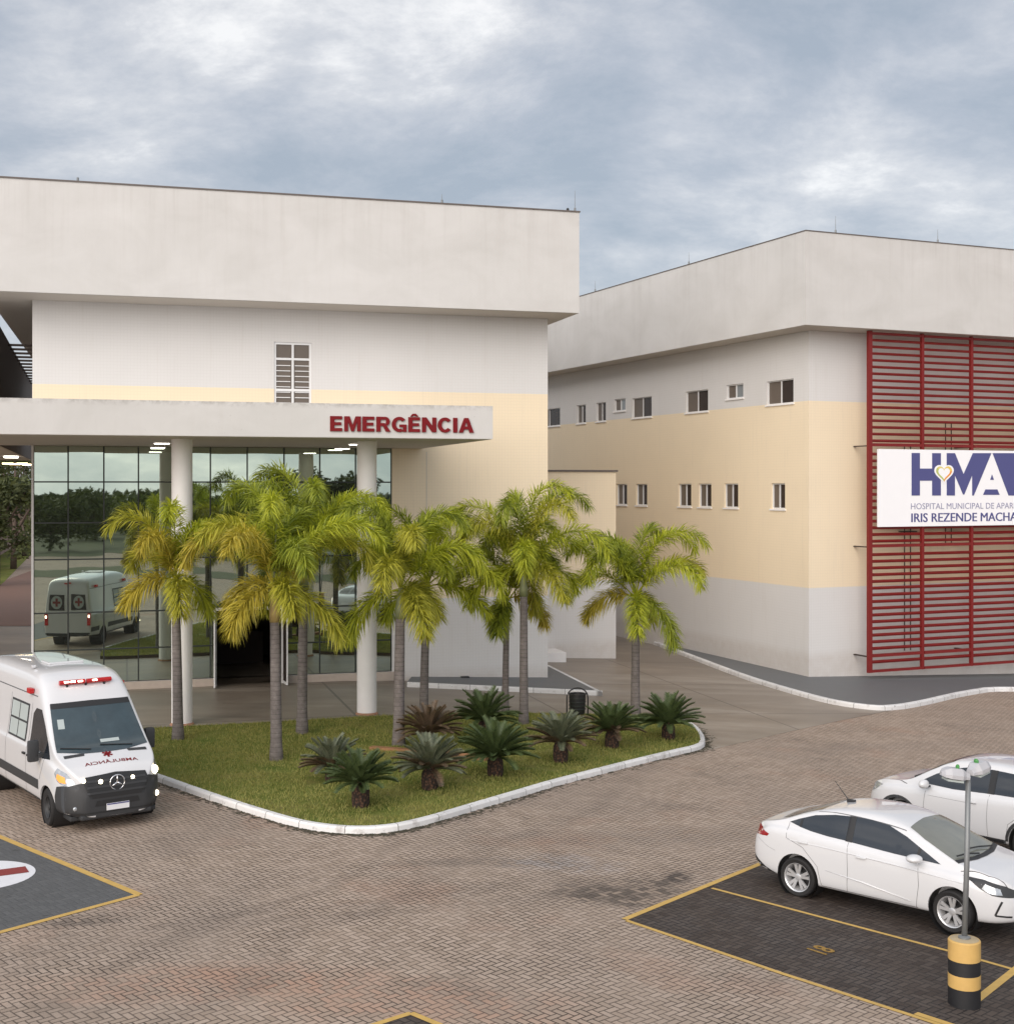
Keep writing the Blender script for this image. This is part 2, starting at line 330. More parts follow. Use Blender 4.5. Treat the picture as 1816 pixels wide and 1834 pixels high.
# ------------------------------------------------------------ mesh helpers
def empty(name, loc=(0, 0, 0), rz=0, **k):
    o = bpy.data.objects.new(name, None); C.objects.link(o); o.location = loc; o.rotation_euler = (0, 0, rz); o.empty_display_size = .3
    return tag(o, **k)
def tag(o, label=None, cat=None, group=None, kind=None):
    if label: o['label'] = label
    if cat: o['category'] = cat
    if group: o['group'] = group
    if kind: o['kind'] = kind
    return o
class MB:
    def __init__(s): s.bm = bmesh.new()
    def quad(s, pts):
        vs = [s.bm.verts.new(p) for p in pts]; s.bm.faces.new(vs); return s
    def box(s, a, b, bev=0, rot=None, piv=None):
        (x0, y0, z0), (x1, y1, z1) = a, b
        r = bmesh.ops.create_cube(s.bm, size=1); vs = r['verts']
        for v in vs: v.co = Vector(((x0 + x1) / 2 + v.co.x * (x1 - x0), (y0 + y1) / 2 + v.co.y * (y1 - y0), (z0 + z1) / 2 + v.co.z * (z1 - z0)))
        if bev:
            es = list({e for v in vs for e in v.link_edges})
            r = bmesh.ops.bevel(s.bm, geom=es, offset=bev, segments=2, affect='EDGES', profile=.6)
            vs = list(set(r['verts']))
        if rot is not None:
            pv = Vector(piv) if piv else Vector(((x0 + x1) / 2, (y0 + y1) / 2, (z0 + z1) / 2))
            for v in vs: v.co = pv + rot @ (v.co - pv)
        return s
    def tube(s, pts, rad, n=8, cap=True, sq=1):
        pts = [Vector(p) for p in pts]; rings = []
        if not hasattr(rad, '__len__'): rad = [rad] * len(pts)
        up = Vector((0, 0, 1))
        for i, p in enumerate(pts):
            d = (pts[min(i + 1, len(pts) - 1)] - pts[max(i - 1, 0)]).normalized()
            a = d.cross(up if abs(d.z) < .95 else Vector((1, 0, 0))).normalized(); b = d.cross(a)
            rings.append([s.bm.verts.new(p + (a * math.cos(2 * math.pi * k / n) + b * math.sin(2 * math.pi * k / n) * sq) * rad[i]) for k in range(n)])
        for r0, r1 in zip(rings, rings[1:]):
            for k in range(n): s.bm.faces.new((r0[k], r0[(k + 1) % n], r1[(k + 1) % n], r1[k]))
        if cap: s.bm.faces.new(rings[0][::-1]); s.bm.faces.new(rings[-1])
        return s
    def lathe(s, prof, n=32, axis='z', c=(0, 0, 0), close=True):
        c = Vector(c); rings = []
        for (r, h) in prof:
            ring = []
            for k in range(n):
                a = 2 * math.pi * k / n
                p = (r * math.cos(a), r * math.sin(a), h) if axis == 'z' else (r * math.cos(a), h, r * math.sin(a))
                ring.append(s.bm.verts.new(c + Vector(p)))
            rings.append(ring)
        for r0, r1 in zip(rings, rings[1:]):
            for k in range(n): s.bm.faces.new((r0[k], r0[(k + 1) % n], r1[(k + 1) % n], r1[k]))
        if close: s.bm.faces.new(rings[0][::-1]); s.bm.faces.new(rings[-1])
        return s
    def prism(s, poly, fn, d0, d1):
        """poly of (a,b); fn(a,b,d)->3D"""
        v0 = [s.bm.verts.new(fn(a, b, d0)) for a, b in poly]; v1 = [s.bm.verts.new(fn(a, b, d1)) for a, b in poly]
        s.bm.faces.new(v0); s.bm.faces.new(v1[::-1]); n = len(poly)
        for i in range(n): s.bm.faces.new((v0[i], v1[i], v1[(i + 1) % n], v0[(i + 1) % n]))
        return s
    def build(s, name, mat, parent=None, smooth=False, loc=None, tri=False):
        bmesh.ops.recalc_face_normals(s.bm, faces=s.bm.faces)
        if tri: bmesh.ops.triangulate(s.bm, faces=s.bm.faces)
        me = bpy.data.meshes.new(name); s.bm.to_mesh(me); s.bm.free(); me.materials.append(mat)
        if smooth:
            for p in me.polygons: p.use_smooth = True
            if smooth == 'auto': me.set_sharp_from_angle(angle=R(35))
        o = bpy.data.objects.new(name, me); C.objects.link(o)
        if parent: o.parent = parent
        if loc: o.location = loc
        return o
def fast_mesh(name, verts, faces, mat, parent=None, mats=None, idx=None):
    me = bpy.data.meshes.new(name); me.from_pydata(verts, [], faces); me.materials.append(mat)
    if mats:
        for m_ in mats: me.materials.append(m_)
        me.polygons.foreach_set('material_index', idx)
    o = bpy.data.objects.new(name, me); C.objects.link(o)
    if parent: o.parent = parent
    return o
def copy_tree(o, parent=None):
    c = o.copy(); C.objects.link(c); c.parent = parent
    for ch in list(o.children): copy_tree(ch, c)
    return c
def sheet(name, pts, mat, dz, kind='structure', flat=False):
    bm = bmesh.new(); f = bm.faces.new([bm.verts.new((p[0], p[1], 0)) for p in pts]); bmesh.ops.triangulate(bm, faces=[f])
    if not flat:
        for d in (0, 40):
            bmesh.ops.bisect_plane(bm, geom=bm.verts[:] + bm.edges[:] + bm.faces[:], plane_co=(HO.x + HN.x * d, HO.y + HN.y * d, 0), plane_no=(HN.x, HN.y, 0))
    bmesh.ops.recalc_face_normals(bm, faces=bm.faces)
    for v in bm.verts: v.co.z = (0 if flat else g(v.co.x, v.co.y)) + dz
    for f in bm.faces:
        if f.normal.z < 0: f.normal_flip()
    me = bpy.data.meshes.new(name); bm.to_mesh(me); bm.free(); me.materials.append(mat)
    o = bpy.data.objects.new(name, me); C.objects.link(o); return tag(o, kind=kind) if kind else o
def catmull(pts, n=8):
    P = [Vector(p) for p in pts]; out = []
    for i in range(len(P) - 1):
        p0, p1, p2, p3 = P[max(i - 1, 0)], P[i], P[i + 1], P[min(i + 2, len(P) - 1)]
        for k in range(n):
            t = k / n
            out.append(.5 * ((2 * p1) + (p2 - p0) * t + (2 * p0 - 5 * p1 + 4 * p2 - p3) * t * t + (3 * p1 - p0 - 3 * p2 + p3) * t ** 3))
    out.append(P[-1]); return out
def kerb(name, pts, width, h, side=1):
    """outer foot line pts; the kerb body lies on side (+1 left of travel)"""
    mb = MB(); n = len(pts); P = [Vector((p[0], p[1])) for p in pts]; sec = []
    for i in range(n):
        d = (P[min(i + 1, n - 1)] - P[max(i - 1, 0)]).normalized(); nn = Vector((-d.y, d.x)) * side
        ring = []
        for (o, z) in ((0, -.05), (.01, h - .035), (.035, h), (width, h), (width, -.05)):
            q = P[i] + nn * o; ring.append(mb.bm.verts.new((q.x, q.y, g(q.x, q.y) + z)))
        sec.append(ring)
    for a, b in zip(sec, sec[1:]):
        for k in range(4): mb.bm.faces.new((a[k], a[k + 1], b[k + 1], b[k]))
    mb.bm.faces.new(sec[0]); mb.bm.faces.new(sec[-1][::-1])
    al = [0.0]
    for a, b in zip(P, P[1:]): al.append(al[-1] + (b - a).length)
    o = mb.build(name, M_KERB); at = o.data.attributes.new('arc', 'FLOAT', 'POINT')
    for i in range(n):
        for k in range(5): at.data[i * 5 + k].value = al[i]
    return tag(o, kind='structure'), [P[i] + Vector((-(P[min(i+1,n-1)]-P[max(i-1,0)]).normalized().y, (P[min(i+1,n-1)]-P[max(i-1,0)]).normalized().x)) * side * width * .9 for i in range(n)]
def strip(name, pts, width, mat, dz):
    """painted line following ground points"""
    mb = MB(); P = [Vector((p[0], p[1])) for p in pts]; n = len(P); prev = None
    for i in range(n):
        d = (P[min(i + 1, n - 1)] - P[max(i - 1, 0)]).normalized(); nn = Vector((-d.y, d.x)) * width / 2
        a, b = P[i] + nn, P[i] - nn
        r = [mb.bm.verts.new((q.x, q.y, g(q.x, q.y) + dz)) for q in (a, b)]
        if prev: mb.bm.faces.new((prev[0], prev[1], r[1], r[0]))
        prev = r
    o = mb.build(name, mat)
    return tag(o, kind='structure')
def lerp_pts(a, b, n=12): return [a.lerp(b, i / n) for i in range(n + 1)]
def text_mesh(s, ext=.02, off=0.0, sx=1.0):
    cu = bpy.data.curves.new('t', 'FONT'); cu.body = s; cu.extrude = ext; cu.offset = off; cu.resolution_u = 3
    o = bpy.data.objects.new('t', cu); C.objects.link(o); dg = bpy.context.evaluated_depsgraph_get()
    me = bpy.data.meshes.new_from_object(o.evaluated_get(dg)); bpy.data.objects.remove(o); bpy.data.curves.remove(cu)
    return me
def bold(me, d):
    vs = [v.co.copy() for v in me.vertices]; fs = [tuple(p.vertices) for p in me.polygons]; V = []; Fc = []
    for i, k in enumerate((0, -1, 1, -.5, .5)):
        b = len(V); V += [Vector((v.x + d * k, v.y, v.z + i * .06)) for v in vs]; Fc += [tuple(j + b for j in f) for f in fs]
    m2 = bpy.data.meshes.new('t'); m2.from_pydata(V, [], Fc); return m2
def fit_text(s, name, mat, w, h, x, z, y, parent=None, off=0.0, ext=.02, mirror=False, bd=0):
    """letters standing in local XZ plane, facing -Y, fitted into a w x h box whose lower left is (x,z)"""
    me = text_mesh(s, 1.0, off)
    if bd: me = bold(me, bd)
    vs = me.vertices
    x0 = min(v.co.x for v in vs); x1 = max(v.co.x for v in vs); y0 = min(v.co.y for v in vs); y1 = max(v.co.y for v in vs)
    for v in vs:
        a = (v.co.x - x0) / (x1 - x0) * w; b = (v.co.y - y0) / (y1 - y0) * h
        if mirror: a = w - a
        v.co = Vector((x + a, y - ext * (v.co.z + 1), z + b))
    me.materials.clear(); me.materials.append(mat); me.name = name
    o = bpy.data.objects.new(name, me); C.objects.link(o)
    if parent: o.parent = parent
    return o
# ------------------------------------------------------------ building frames
class Frame:
    def __init__(s, x, y, ang): s.A = Vector((x, y)); s.a = R(ang); s.u = Vector((math.cos(s.a), math.sin(s.a))); s.v = Vector((-math.sin(s.a), math.cos(s.a)))
    def front(s, px, py, n=0):       # pixel -> (t, z) on the plane at depth n
        k = (px - PX) / F; o = s.A + s.v * n; t = (k * o.y - o.x) / (s.u.x - k * s.u.y); P = o + s.u * t
        return t, CH - (py - HY) / F * P.y
    def side(s, px, py, t=0):        # pixel -> (n, z) on the plane at t
        k = (px - PX) / F; o = s.A + s.u * t; n = (k * o.y - o.x) / (s.v.x - k * s.v.y); P = o + s.v * n
        return n, CH - (py - HY) / F * P.y
    def world(s, t, n): return s.A + s.u * t + s.v * n
F1 = Frame(1.37, 44.7, 16); F2 = Frame(10.9, 48, 23.6)
ZS, ZT = 11.92, 15.2
def facade(mb, a0, a1, z0, z1, holes, fn, depth=.14):
    """wall sheet with openings and their reveals; fn(a,z,d)->local point, d>0 goes inward"""
    A = sorted({a0, a1} | {h[0] for h in holes} | {h[1] for h in holes}); Z = sorted({z0, z1} | {h[2] for h in holes} | {h[3] for h in holes})
    for i in range(len(A) - 1):
        for j in range(len(Z) - 1):
            ca, cz = (A[i] + A[i + 1]) / 2, (Z[j] + Z[j + 1]) / 2
            if any(h[0] < ca < h[1] and h[2] < cz < h[3] for h in holes): continue
            mb.quad([fn(A[i], Z[j], 0), fn(A[i + 1], Z[j], 0), fn(A[i + 1], Z[j + 1], 0), fn(A[i], Z[j + 1], 0)])
    for (h0, h1, k0, k1) in holes:
        for (p, q) in (((h0, k0), (h1, k0)), ((h1, k0), (h1, k1)), ((h1, k1), (h0, k1)), ((h0, k1), (h0, k0))):
            mb.quad([fn(p[0], p[1], 0), fn(q[0], q[1], 0), fn(q[0], q[1], depth), fn(p[0], p[1], depth)])
def wbox(mb, fn, a0, a1, z0, z1, d0, d1):
    p, q = fn(a0, z0, d0), fn(a1, z1, d1)
    mb.box([min(p[i], q[i]) for i in range(3)], [max(p[i], q[i]) for i in range(3)])
def window(par, fn, h, panes, mats, sill=True, fw=.045, rec=.10, bars=()):
    h0, h1, k0, k1 = h; mb = MB(); e = .002
    wbox(mb, fn, h0 + e, h1 - e, k0 + e, k0 + fw, rec - .04, rec + .03); wbox(mb, fn, h0 + e, h1 - e, k1 - fw, k1 - e, rec - .04, rec + .03)
    wbox(mb, fn, h0 + e, h0 + fw, k0 + fw, k1 - fw, rec - .04, rec + .03); wbox(mb, fn, h1 - fw, h1 - e, k0 + fw, k1 - fw, rec - .04, rec + .03)
    n = panes
    for i in range(1, n):
        a = h0 + (h1 - h0) * i / n; wbox(mb, fn, a - fw / 2, a + fw / 2, k0 + fw, k1 - fw, rec - .035, rec + .03)
    for z, t_ in bars: wbox(mb, fn, h0 + fw, h1 - fw, z - t_ / 2, z + t_ / 2, rec - .038, rec + .028)
    f = mb.build('window', M_ALU, par)
    for i in range(n):
        mb = MB(); a0 = h0 + (h1 - h0) * i / n + fw * .6; a1 = h0 + (h1 - h0) * (i + 1) / n - fw * .6
        wbox(mb, fn, a0, a1, k0 + fw * .9, k1 - fw * .9, rec + .002, rec + .012); mb.build('pane', mats[i % len(mats)], f)
    if sill:
        mb = MB(); wbox(mb, fn, h0 - .06, h1 + .06, k0 - .06, k0 - .003, -.05, .1); mb.build('sill', M_COL, f)
    return f
# ============================================================ SETTING
sheet('ground', [(-400, -300), (400, -300), (400, 500), (-400, 500)], M_PAVE, 0)
P = lambda *l: [gp(*q) for q in l]
# ------------------------------------------------------------ kerbed sidewalk round the right building
kline = catmull(P((1060, 1112), (1140, 1143), (1230, 1178), (1330, 1216), (1420, 1244), (1490, 1262), (1560, 1272), (1605, 1272), (1655, 1264), (1720, 1249), (1770, 1240)), 5)
kline += lerp_pts(gp(1790, 1239), gp(2300, 1239), 6)
k2, in2 = kerb('kerb', kline, .17, .15, side=1)
walk = [(p.x, p.y) for p in in2]
e0, e1, e2 = F2.world(30, .6), F2.world(.6, .6), F2.world(.6, 9)
sheet('sidewalk', walk + [(e0.x, e0.y), (e1.x, e1.y), (e2.x + .2, e2.y)], M_SIDE, .145)
# concrete driveway and terrace
drive = [gp(1262, 1346), gp(1400, 1314), gp(1500, 1292), gp(1605, 1270)] + kline[:36][::-1]
drive = [(p.x, p.y) for p in drive]
B_ = F1.world(-.3, 30); B0 = F1.world(-16.3, .3); B1 = F1.world(-.3, .3)
drive += [(6, 75), (B_.x, B_.y), (B1.x, B1.y), (B0.x, B0.y)]
lc = gp(55, 1122); lc2 = gp(-160, 1122)
drive += [(lc.x + .6, lc.y), (lc2.x, lc2.y)]
q = gp(-260, 1300); drive += [(q.x, q.y)]; q = gp(140, 1350); drive += [(q.x, q.y)]
sheet('driveway', drive, M_CONC, .004)
# red path running back beside the building, with its verge
a, b, c_, d_ = gp(-60, 1121.5), gp(57, 1121.5), gp(57, 990), gp(8, 1040)
M_RPATH = plain('red_paver_path', (.20, .115, .085), .8, var=.2, scale=2)
sheet('path', [(a.x - 3, a.y), (b.x + 1.5, b.y), (c_.x + 6, c_.y + 30), (c_.x - 1, c_.y + 30), (d_.x, d_.y)], M_RPATH, .006)
# ------------------------------------------------------------ planted island
foot = P((150, 1352), (215, 1378), (285, 1402), (360, 1429), (440, 1456), (520, 1480), (580, 1491), (640, 1495), (695, 1492), (740, 1484), (800, 1468), (860, 1450), (930, 1429), (1000, 1408), (1130, 1374), (1215, 1353), (1252, 1344), (1263, 1335), (1258, 1318), (1240, 1302), (1205, 1289))
foot = catmull(foot, 5)
k1, in1 = kerb('kerb', foot, .135, .125, side=1)
back = [gp(*q_) for q_ in ((1150, 1286), (1040, 1286), (860, 1283), (700, 1289), (500, 1300), (270, 1312), (160, 1318))]
isl = [(p.x, p.y) for p in in1] + [(p.x, p.y) for p in back]
bmI = isl
sheet('lawn', isl, M_LAWN, .105)
mb = MB()
bk = [in1[-1]] + [Vector((p.x, p.y)) for p in back] + [in1[0]]
for p0, p1 in zip(bk, bk[1:]):
    mb.quad([(p0.x, p0.y, g(p0.x, p0.y) - .02), (p1.x, p1.y, g(p1.x, p1.y) - .02), (p1.x, p1.y, g(p1.x, p1.y) + .113), (p0.x, p0.y, g(p0.x, p0.y) + .113)])
tag(mb.build('lawn_edge', plain('soil', (.09, .06, .04), .95)), kind='structure')
def inside(x, y, poly):
    c = False; n = len(poly); j = n - 1
    for i in range(n):
        xi, yi = poly[i]; xj, yj = poly[j]
        if (yi > y) != (yj > y) and x < (xj - xi) * (y - yi) / (yj - yi) + xi: c = not c
        j = i
    return c
def grass():
    rnd = random.Random(4); xs = [p[0] for p in isl]; ys = [p[1] for p in isl]; V = []; Fc = []; n = 0
    while n < 75000:
        x = rnd.uniform(min(xs), max(xs)); y = rnd.uniform(min(ys), max(ys))
        if not inside(x, y, isl): continue
        if mnoise.noise(Vector((x * .9, y * .9, 3))) < -.32 and rnd.random() < .8: n += 1; continue
        h = rnd.uniform(.025, .075); a = rnd.uniform(0, 6.283); wd = .010; dx, dy = math.cos(a) * wd, math.sin(a) * wd
        lx, ly = rnd.uniform(-.035, .035), rnd.uniform(-.035, .035); z = g(x, y) + .11; i = len(V)
        V += [(x - dx, y - dy, z), (x + dx, y + dy, z), (x + lx, y + ly, z + h)]; Fc.append((i, i + 1, i + 2)); n += 1
    o = fast_mesh('grass', V, Fc, leaf_mat('grass_blades', (.15, .19, .04), (.33, .31, .10), .3, .7)); tag(o, kind='stuff', label='short green and straw coloured turf on the planted island', cat='grass')
grass()
# weeds and dirt in the joints along the island kerb
def dirt():
    rnd = random.Random(9); V = []; Fc = []
    for p, q_ in zip(foot, foot[1:]):
        dd = (q_ - p); nn = Vector((dd.y, -dd.x, 0)).normalized()
        for _ in range(14):
            t = rnd.random(); c = p + dd * t + nn * abs(rnd.gauss(.03, .10)); L = rnd.uniform(.02, .09); wd = rnd.uniform(.006, .014); a = rnd.choice((R(47), R(137))) + rnd.gauss(0, .3)
            ca, sa = math.cos(a), math.sin(a); i = len(V); z = g(c.x, c.y) + .008 + rnd.random() * .004
            for (u_, v_) in ((-L, -wd), (L, -wd), (L * .7, wd), (-L * .8, wd)): V.append((c.x + u_ * ca - v_ * sa, c.y + u_ * sa + v_ * ca, z))
            Fc.append((i, i + 1, i + 2, i + 3))
    tag(fast_mesh('kerb_side_debris', V, Fc, plain('leaf_litter', (.055, .05, .028), .95, var=.3, scale=20)), kind='stuff', label='dark litter and weeds lying in the paver joints along the white kerb', cat='litter')
dirt()
# ------------------------------------------------------------ sidewalk beside the emergency building
sA, sB, sC = gp(728, 1231), gp(1079, 1247), gp(985, 1199)
k3, in3 = kerb('kerb', lerp_pts(sA, sB, 10), .15, .15, side=1)
k4, in4 = kerb('kerb', lerp_pts(sB, sC, 8), .15, .15, side=1)
w0 = F1.world(-4.6, .2); w1 = F1.world(-.2, .2)
w2 = F1.world(-.2, 5)
sheet('sidewalk', [(p.x, p.y) for p in in3[:-1]] + [(sB.x - .25, sB.y + .12)] + [(p.x, p.y) for p in in4[1:]] + [(w2.x, w2.y), (w1.x, w1.y), (w0.x, w0.y)], M_SIDE, .146)
# ------------------------------------------------------------ parking bays and painted markings
bay = P((1118, 1648), (1200, 1614.5), (1350, 1553), (1560, 1466), (2050, 1600), (2300, 1780), (2100, 1960), (1660, 1826)); sheet('parking_bay', [(p.x, p.y) for p in bay], M_BAY, .004)
def line(pxs, wd, mat=M_YEL, dz=.008):
    pts = []
    Q = P(*pxs)
    for a_, b_ in zip(Q, Q[1:]): pts += lerp_pts(a_, b_, 8)[:-1]
    pts.append(Q[-1]); return strip('road_marking', pts, wd, mat, dz)
line([(1118, 1648), (1350, 1553), (1560, 1466)], .10)
line([(1122, 1650), (1400, 1745), (1650, 1826), (1760, 1862)], .08, dz=.0085)
line([(1275, 1592), (1700, 1705), (1830, 1742)], .075, dz=.0085)
line([(1745, 1796), (1826, 1732)], .11); line([(1640, 1817), (1716, 1842)], .11, dz=.012)
# bottom edge bay tip
t1 = P((736, 1815), (900, 1884), (560, 1872)); sheet('parking_bay', [(p.x, p.y) for p in t1], M_BAY, .004)
line([(560, 1872), (736, 1816)], .09); line([(736, 1816), (900, 1884)], .09, dz=.0085)
# ambulance bay
gb = P((-300, 1378), (8, 1505), (246, 1603), (8, 1668), (-300, 1752)); sheet('parking_bay', [(p.x, p.y) for p in gb], M_GREY, .004)
line([(-300, 1378), (8, 1503), (250, 1604)], .12); line([(248, 1604), (8, 1669), (-300, 1753)], .11, dz=.0085)
cc = gp(-38, 1570)
def disc(r, n=40): return [(cc.x + r * math.cos(2 * math.pi * k / n), cc.y + r * math.sin(2 * math.pi * k / n)) for k in range(n)]
o = sheet('road_marking', disc(.86), M_WPNT, .008)
ca = R(29); arm = []
for (x, y) in ((-.19, -.74), (.19, -.74), (.19, -.19), (.74, -.19), (.74, .19), (.19, .19), (.19, .74), (-.19, .74), (-.19, .19), (-.74, .19), (-.74, -.19), (-.19, -.19)):
    arm.append((cc.x + x * math.cos(ca) - y * math.sin(ca), cc.y + x * math.sin(ca) + y * math.cos(ca)))
sheet('road_marking', arm, M_RPNT, .012)
# painted bay number 18
nme = text_mesh('18', .0005, .02)
nc = gp(1470, 1703); nx = (gp(1449, 1712) - gp(1449, 1702)); 
ux = Vector((.69, -.72, 0)) * -1; 
for v in nme.vertices:
    a_, b_ = v.co.x - .55, v.co.y - .35
    q_ = Vector((-.35, .94, 0)); r_ = Vector((-.94, -.35, 0))
    # digit tops point down-right along the bay, first digit nearest the camera
    up_ = Vector((-.687, .727, 0)); rt_ = Vector((.727, .687, 0))
    pt = nc + rt_ * a_ * .34 + up_ * b_ * .44; v.co = (pt.x, pt.y, g(pt.x, pt.y) + .010)
nme.materials.clear(); nme.materials.append(M_YEL); o = bpy.data.objects.new('road_marking', nme); C.objects.link(o); tag(o, kind='structure')
# ============================================================ EMERGENCY BUILDING
E1 = empty('emergency_building', (F1.A.x, F1.A.y, 0), F1.a, label='cream and white emergency building with white roof band and dark glass front', cat='building')
f1 = lambda a, z, d: (a, d, z)
TL = F1.front(58, 800)[0]; TG = F1.front(702, 800)[0]
GZ0, GZ1 = .24, 7.52
wt0, wz1 = F1.front(491, 612); wt1, _ = F1.front(558, 612); wz0 = F1.front(520, 770)[1]
wh = (wt0, wt1, wz0, wz1)
DT0, DT1 = F1.front(386, 1100)[0], F1.front(506, 1100)[0]; DZ = F1.front(440, 1090)[1]
mb = MB(); facade(mb, TL, 0, -1.5, ZS + .3, [(TL + .03, TG, GZ0, GZ1), wh, (DT0, DT1, -.02, GZ0)], f1, .2)
for pts in ([(TL, 0, -1.5), (TL, 22, -1.5), (TL, 22, ZS + .3), (TL, 0, ZS + .3)], [(0, 0, -1.5), (0, 22, -1.5), (0, 22, ZS + .3), (0, 0, ZS + .3)], [(TL, 22, -1.5), (0, 22, -1.5), (0, 22, ZS + .3), (TL, 22, ZS + .3)]): mb.quad(pts)
mb.build('wall', M_WALL, E1)
mb = MB(); mb.box((TL - 1.25, -1.62, ZS), (.56, 23.5, ZT)); band = mb.build('roof_band', M_REND, E1)
mb = MB(); mb.box((TL - 1.2, -1.57, ZS - .012), (.51, 23.45, ZS - .002)); mb.build('soffit', M_SOFF, band)
mb = MB(); mb.box((TL - 1.28, -1.65, ZT + .002), (.59, -1.45, ZT + .045)); mb.box((.4, -1.44, ZT + .002), (.59, 23.6, ZT + .045)); mb.build('roof_flashing', M_FLASH, band)
window(E1, f1, wh, 2, [M_WINB], sill=False, fw=.07, rec=.08, bars=[(wz1 - .53, .07), (wz1 - 1.52, .08)])
ob = E1.children[-1]
mb = MB()
zz_ = wz1 - .75
while zz_ > wz0 + .1:
    for a_ in (0, 1):
        x0_ = wt0 + (wt1 - wt0) * a_ / 2 + .07; x1_ = wt0 + (wt1 - wt0) * (a_ + 1) / 2 - .07
        mb.box((x0_, .05, zz_), (x1_, .075, zz_ + .025))
    zz_ -= .17
mb.build('louvre_slats', M_ALU, ob)
# expansion joint on the wall
tj = F1.front(764, 850)[0]; mb = MB(); mb.box((tj - .012, -.006, -.4), (tj + .012, .01, 7.4)); mb.build('wall_joint', M_SOFF, E1)
# curtain wall
vx = [F1.front(x, 800)[0] for x in (60, 122, 186, 248, 312, 377, 443, 509, 573, 637, 701)]
hz = [GZ0 + .02] + [F1.front(60, y)[1] for y in (1167, 1096, 1003, 937, 863)] + [GZ1 - .02]
hz[2] = DZ
mb = MB(); mw = .022
for x in vx:
    lo = hz[0]
    if DT0 < x < DT1: lo = DZ + .05
    mb.box((x - mw, .02, lo), (x + mw, .075, hz[-1]))
for z in hz[1:-1]:
    if z < DZ + .06:
        mb.box((vx[0], .021, z - mw), (DT0 - .06, .074, z + mw)); mb.box((DT1 + .06, .021, z - mw), (vx[-1], .074, z + mw))
    else: mb.box((vx[0], .021, z - mw), (vx[-1], .074, z + mw))
cw = mb.build('curtain_wall', M_MULL, E1)
rnd = random.Random(3)
for i in range(len(vx) - 1):
    for j in range(len(hz) - 1):
        x0, x1, z0, z1 = vx[i] + .005, vx[i + 1] - .005, hz[j] + .005, hz[j + 1] - .005
        if j < 2:
            if x0 >= DT0 - .05 and x1 <= DT1 + .05: continue
            if x0 < DT0 < x1: x1 = DT0 - .03
            if x0 < DT1 < x1: x0 = DT1 + .03
            if DT0 <= x0 and x1 <= DT1: continue
            if x1 - x0 < .05: continue
        a_, b_ = rnd.gauss(0, .0009), rnd.gauss(0, .0009)
        mb = MB(); cx, cz = (x0 + x1) / 2, (z0 + z1) / 2
        for d in (0, .012):
            pts = [(x, .04 + d + a_ * (x - cx) + b_ * (z - cz), z) for (x, z) in ((x0, z0), (x1, z0), (x1, z1), (x0, z1))]
            mb.quad(pts)
        mb.build('pane', M_MIR, cw)
# clear the two mullions and rail crossing the doorway by framing it in white
mb = MB()
mb.box((DT0 - .05, -.03, 0), (DT0 + .03, .12, DZ + .04)); mb.box((DT1 - .03, -.03, 0), (DT1 + .05, .12, DZ + .04)); mb.box((DT0 + .03, -.03, DZ - .05), (DT1 - .03, .12, DZ + .04))
mb.build('door_frame', M_ALU, E1)
for s_, dt, ang in ((1, DT0, R(-97)), (-1, DT1, R(97))):
    mb = MB(); W_ = .62; fw = .06
    mb.box((0, -.02, .03), (fw, .02, DZ - .08)); mb.box((W_ - fw, -.02, .03), (W_, .02, DZ - .08)); mb.box((fw, -.02, .03), (W_ - fw, .02, .12)); mb.box((fw, -.02, DZ - .17), (W_ - fw, .02, DZ - .08))
    dr = mb.build('door', M_ALU, E1); dr.location = (dt + (.0 if s_ > 0 else 0), -.06, 0); dr.rotation_euler = (0, 0, ang if s_ > 0 else math.pi + ang)
    mb = MB(); mb.box((fw, -.005, .12), (W_ - fw, .005, DZ - .17)); mb.build('pane', M_WIN, dr)
# lobby behind the open doorway
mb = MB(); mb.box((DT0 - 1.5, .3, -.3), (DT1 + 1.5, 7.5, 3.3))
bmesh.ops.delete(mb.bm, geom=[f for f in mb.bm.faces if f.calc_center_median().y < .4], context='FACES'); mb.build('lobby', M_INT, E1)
mb = MB(); mb.box((DT0 + .2, 5.2, 0), (DT1 - .1, 5.9, 1.15), bev=.02); mb.build('reception_desk', M_BROWN, E1)
mb = MB(); mb.box((TL - .03, -.03, 0), (TL + .035, .22, GZ1 + .0)); mb.build('corner_trim', M_ALU, E1)
mb = MB(); mb.box((TL + .04, -.05, -.05), (DT0 - .06, -.002, GZ0 - .005)); mb.box((DT1 + .06, -.05, -.05), (TG + .1, -.002, GZ0 - .005)); mb.build('plinth', plain('plinth_render', (.42, .36, .31), .8, var=.2, scale=4), E1)
# annex at the side
tA, zA = F1.front(1103, 845, 6.5)
mb = MB(); mb.box((.02, 6.5, -1.5), (tA, 17, zA)); an = mb.build('annex', M_WALL, E1)
mb = MB(); mb.box((.02, 6.42, zA + .002), (tA + .06, 17.1, zA + .07)); mb.build('roof_flashing', M_FLASH, an)
mb = MB(); mb.box((.02, 5.2, -1.2), (F1.front(1014, 1170, 5.2)[0], 6.49, F1.front(1000, 1169, 5.2)[1]), bev=.01); mb.build('step', M_COL, E1)
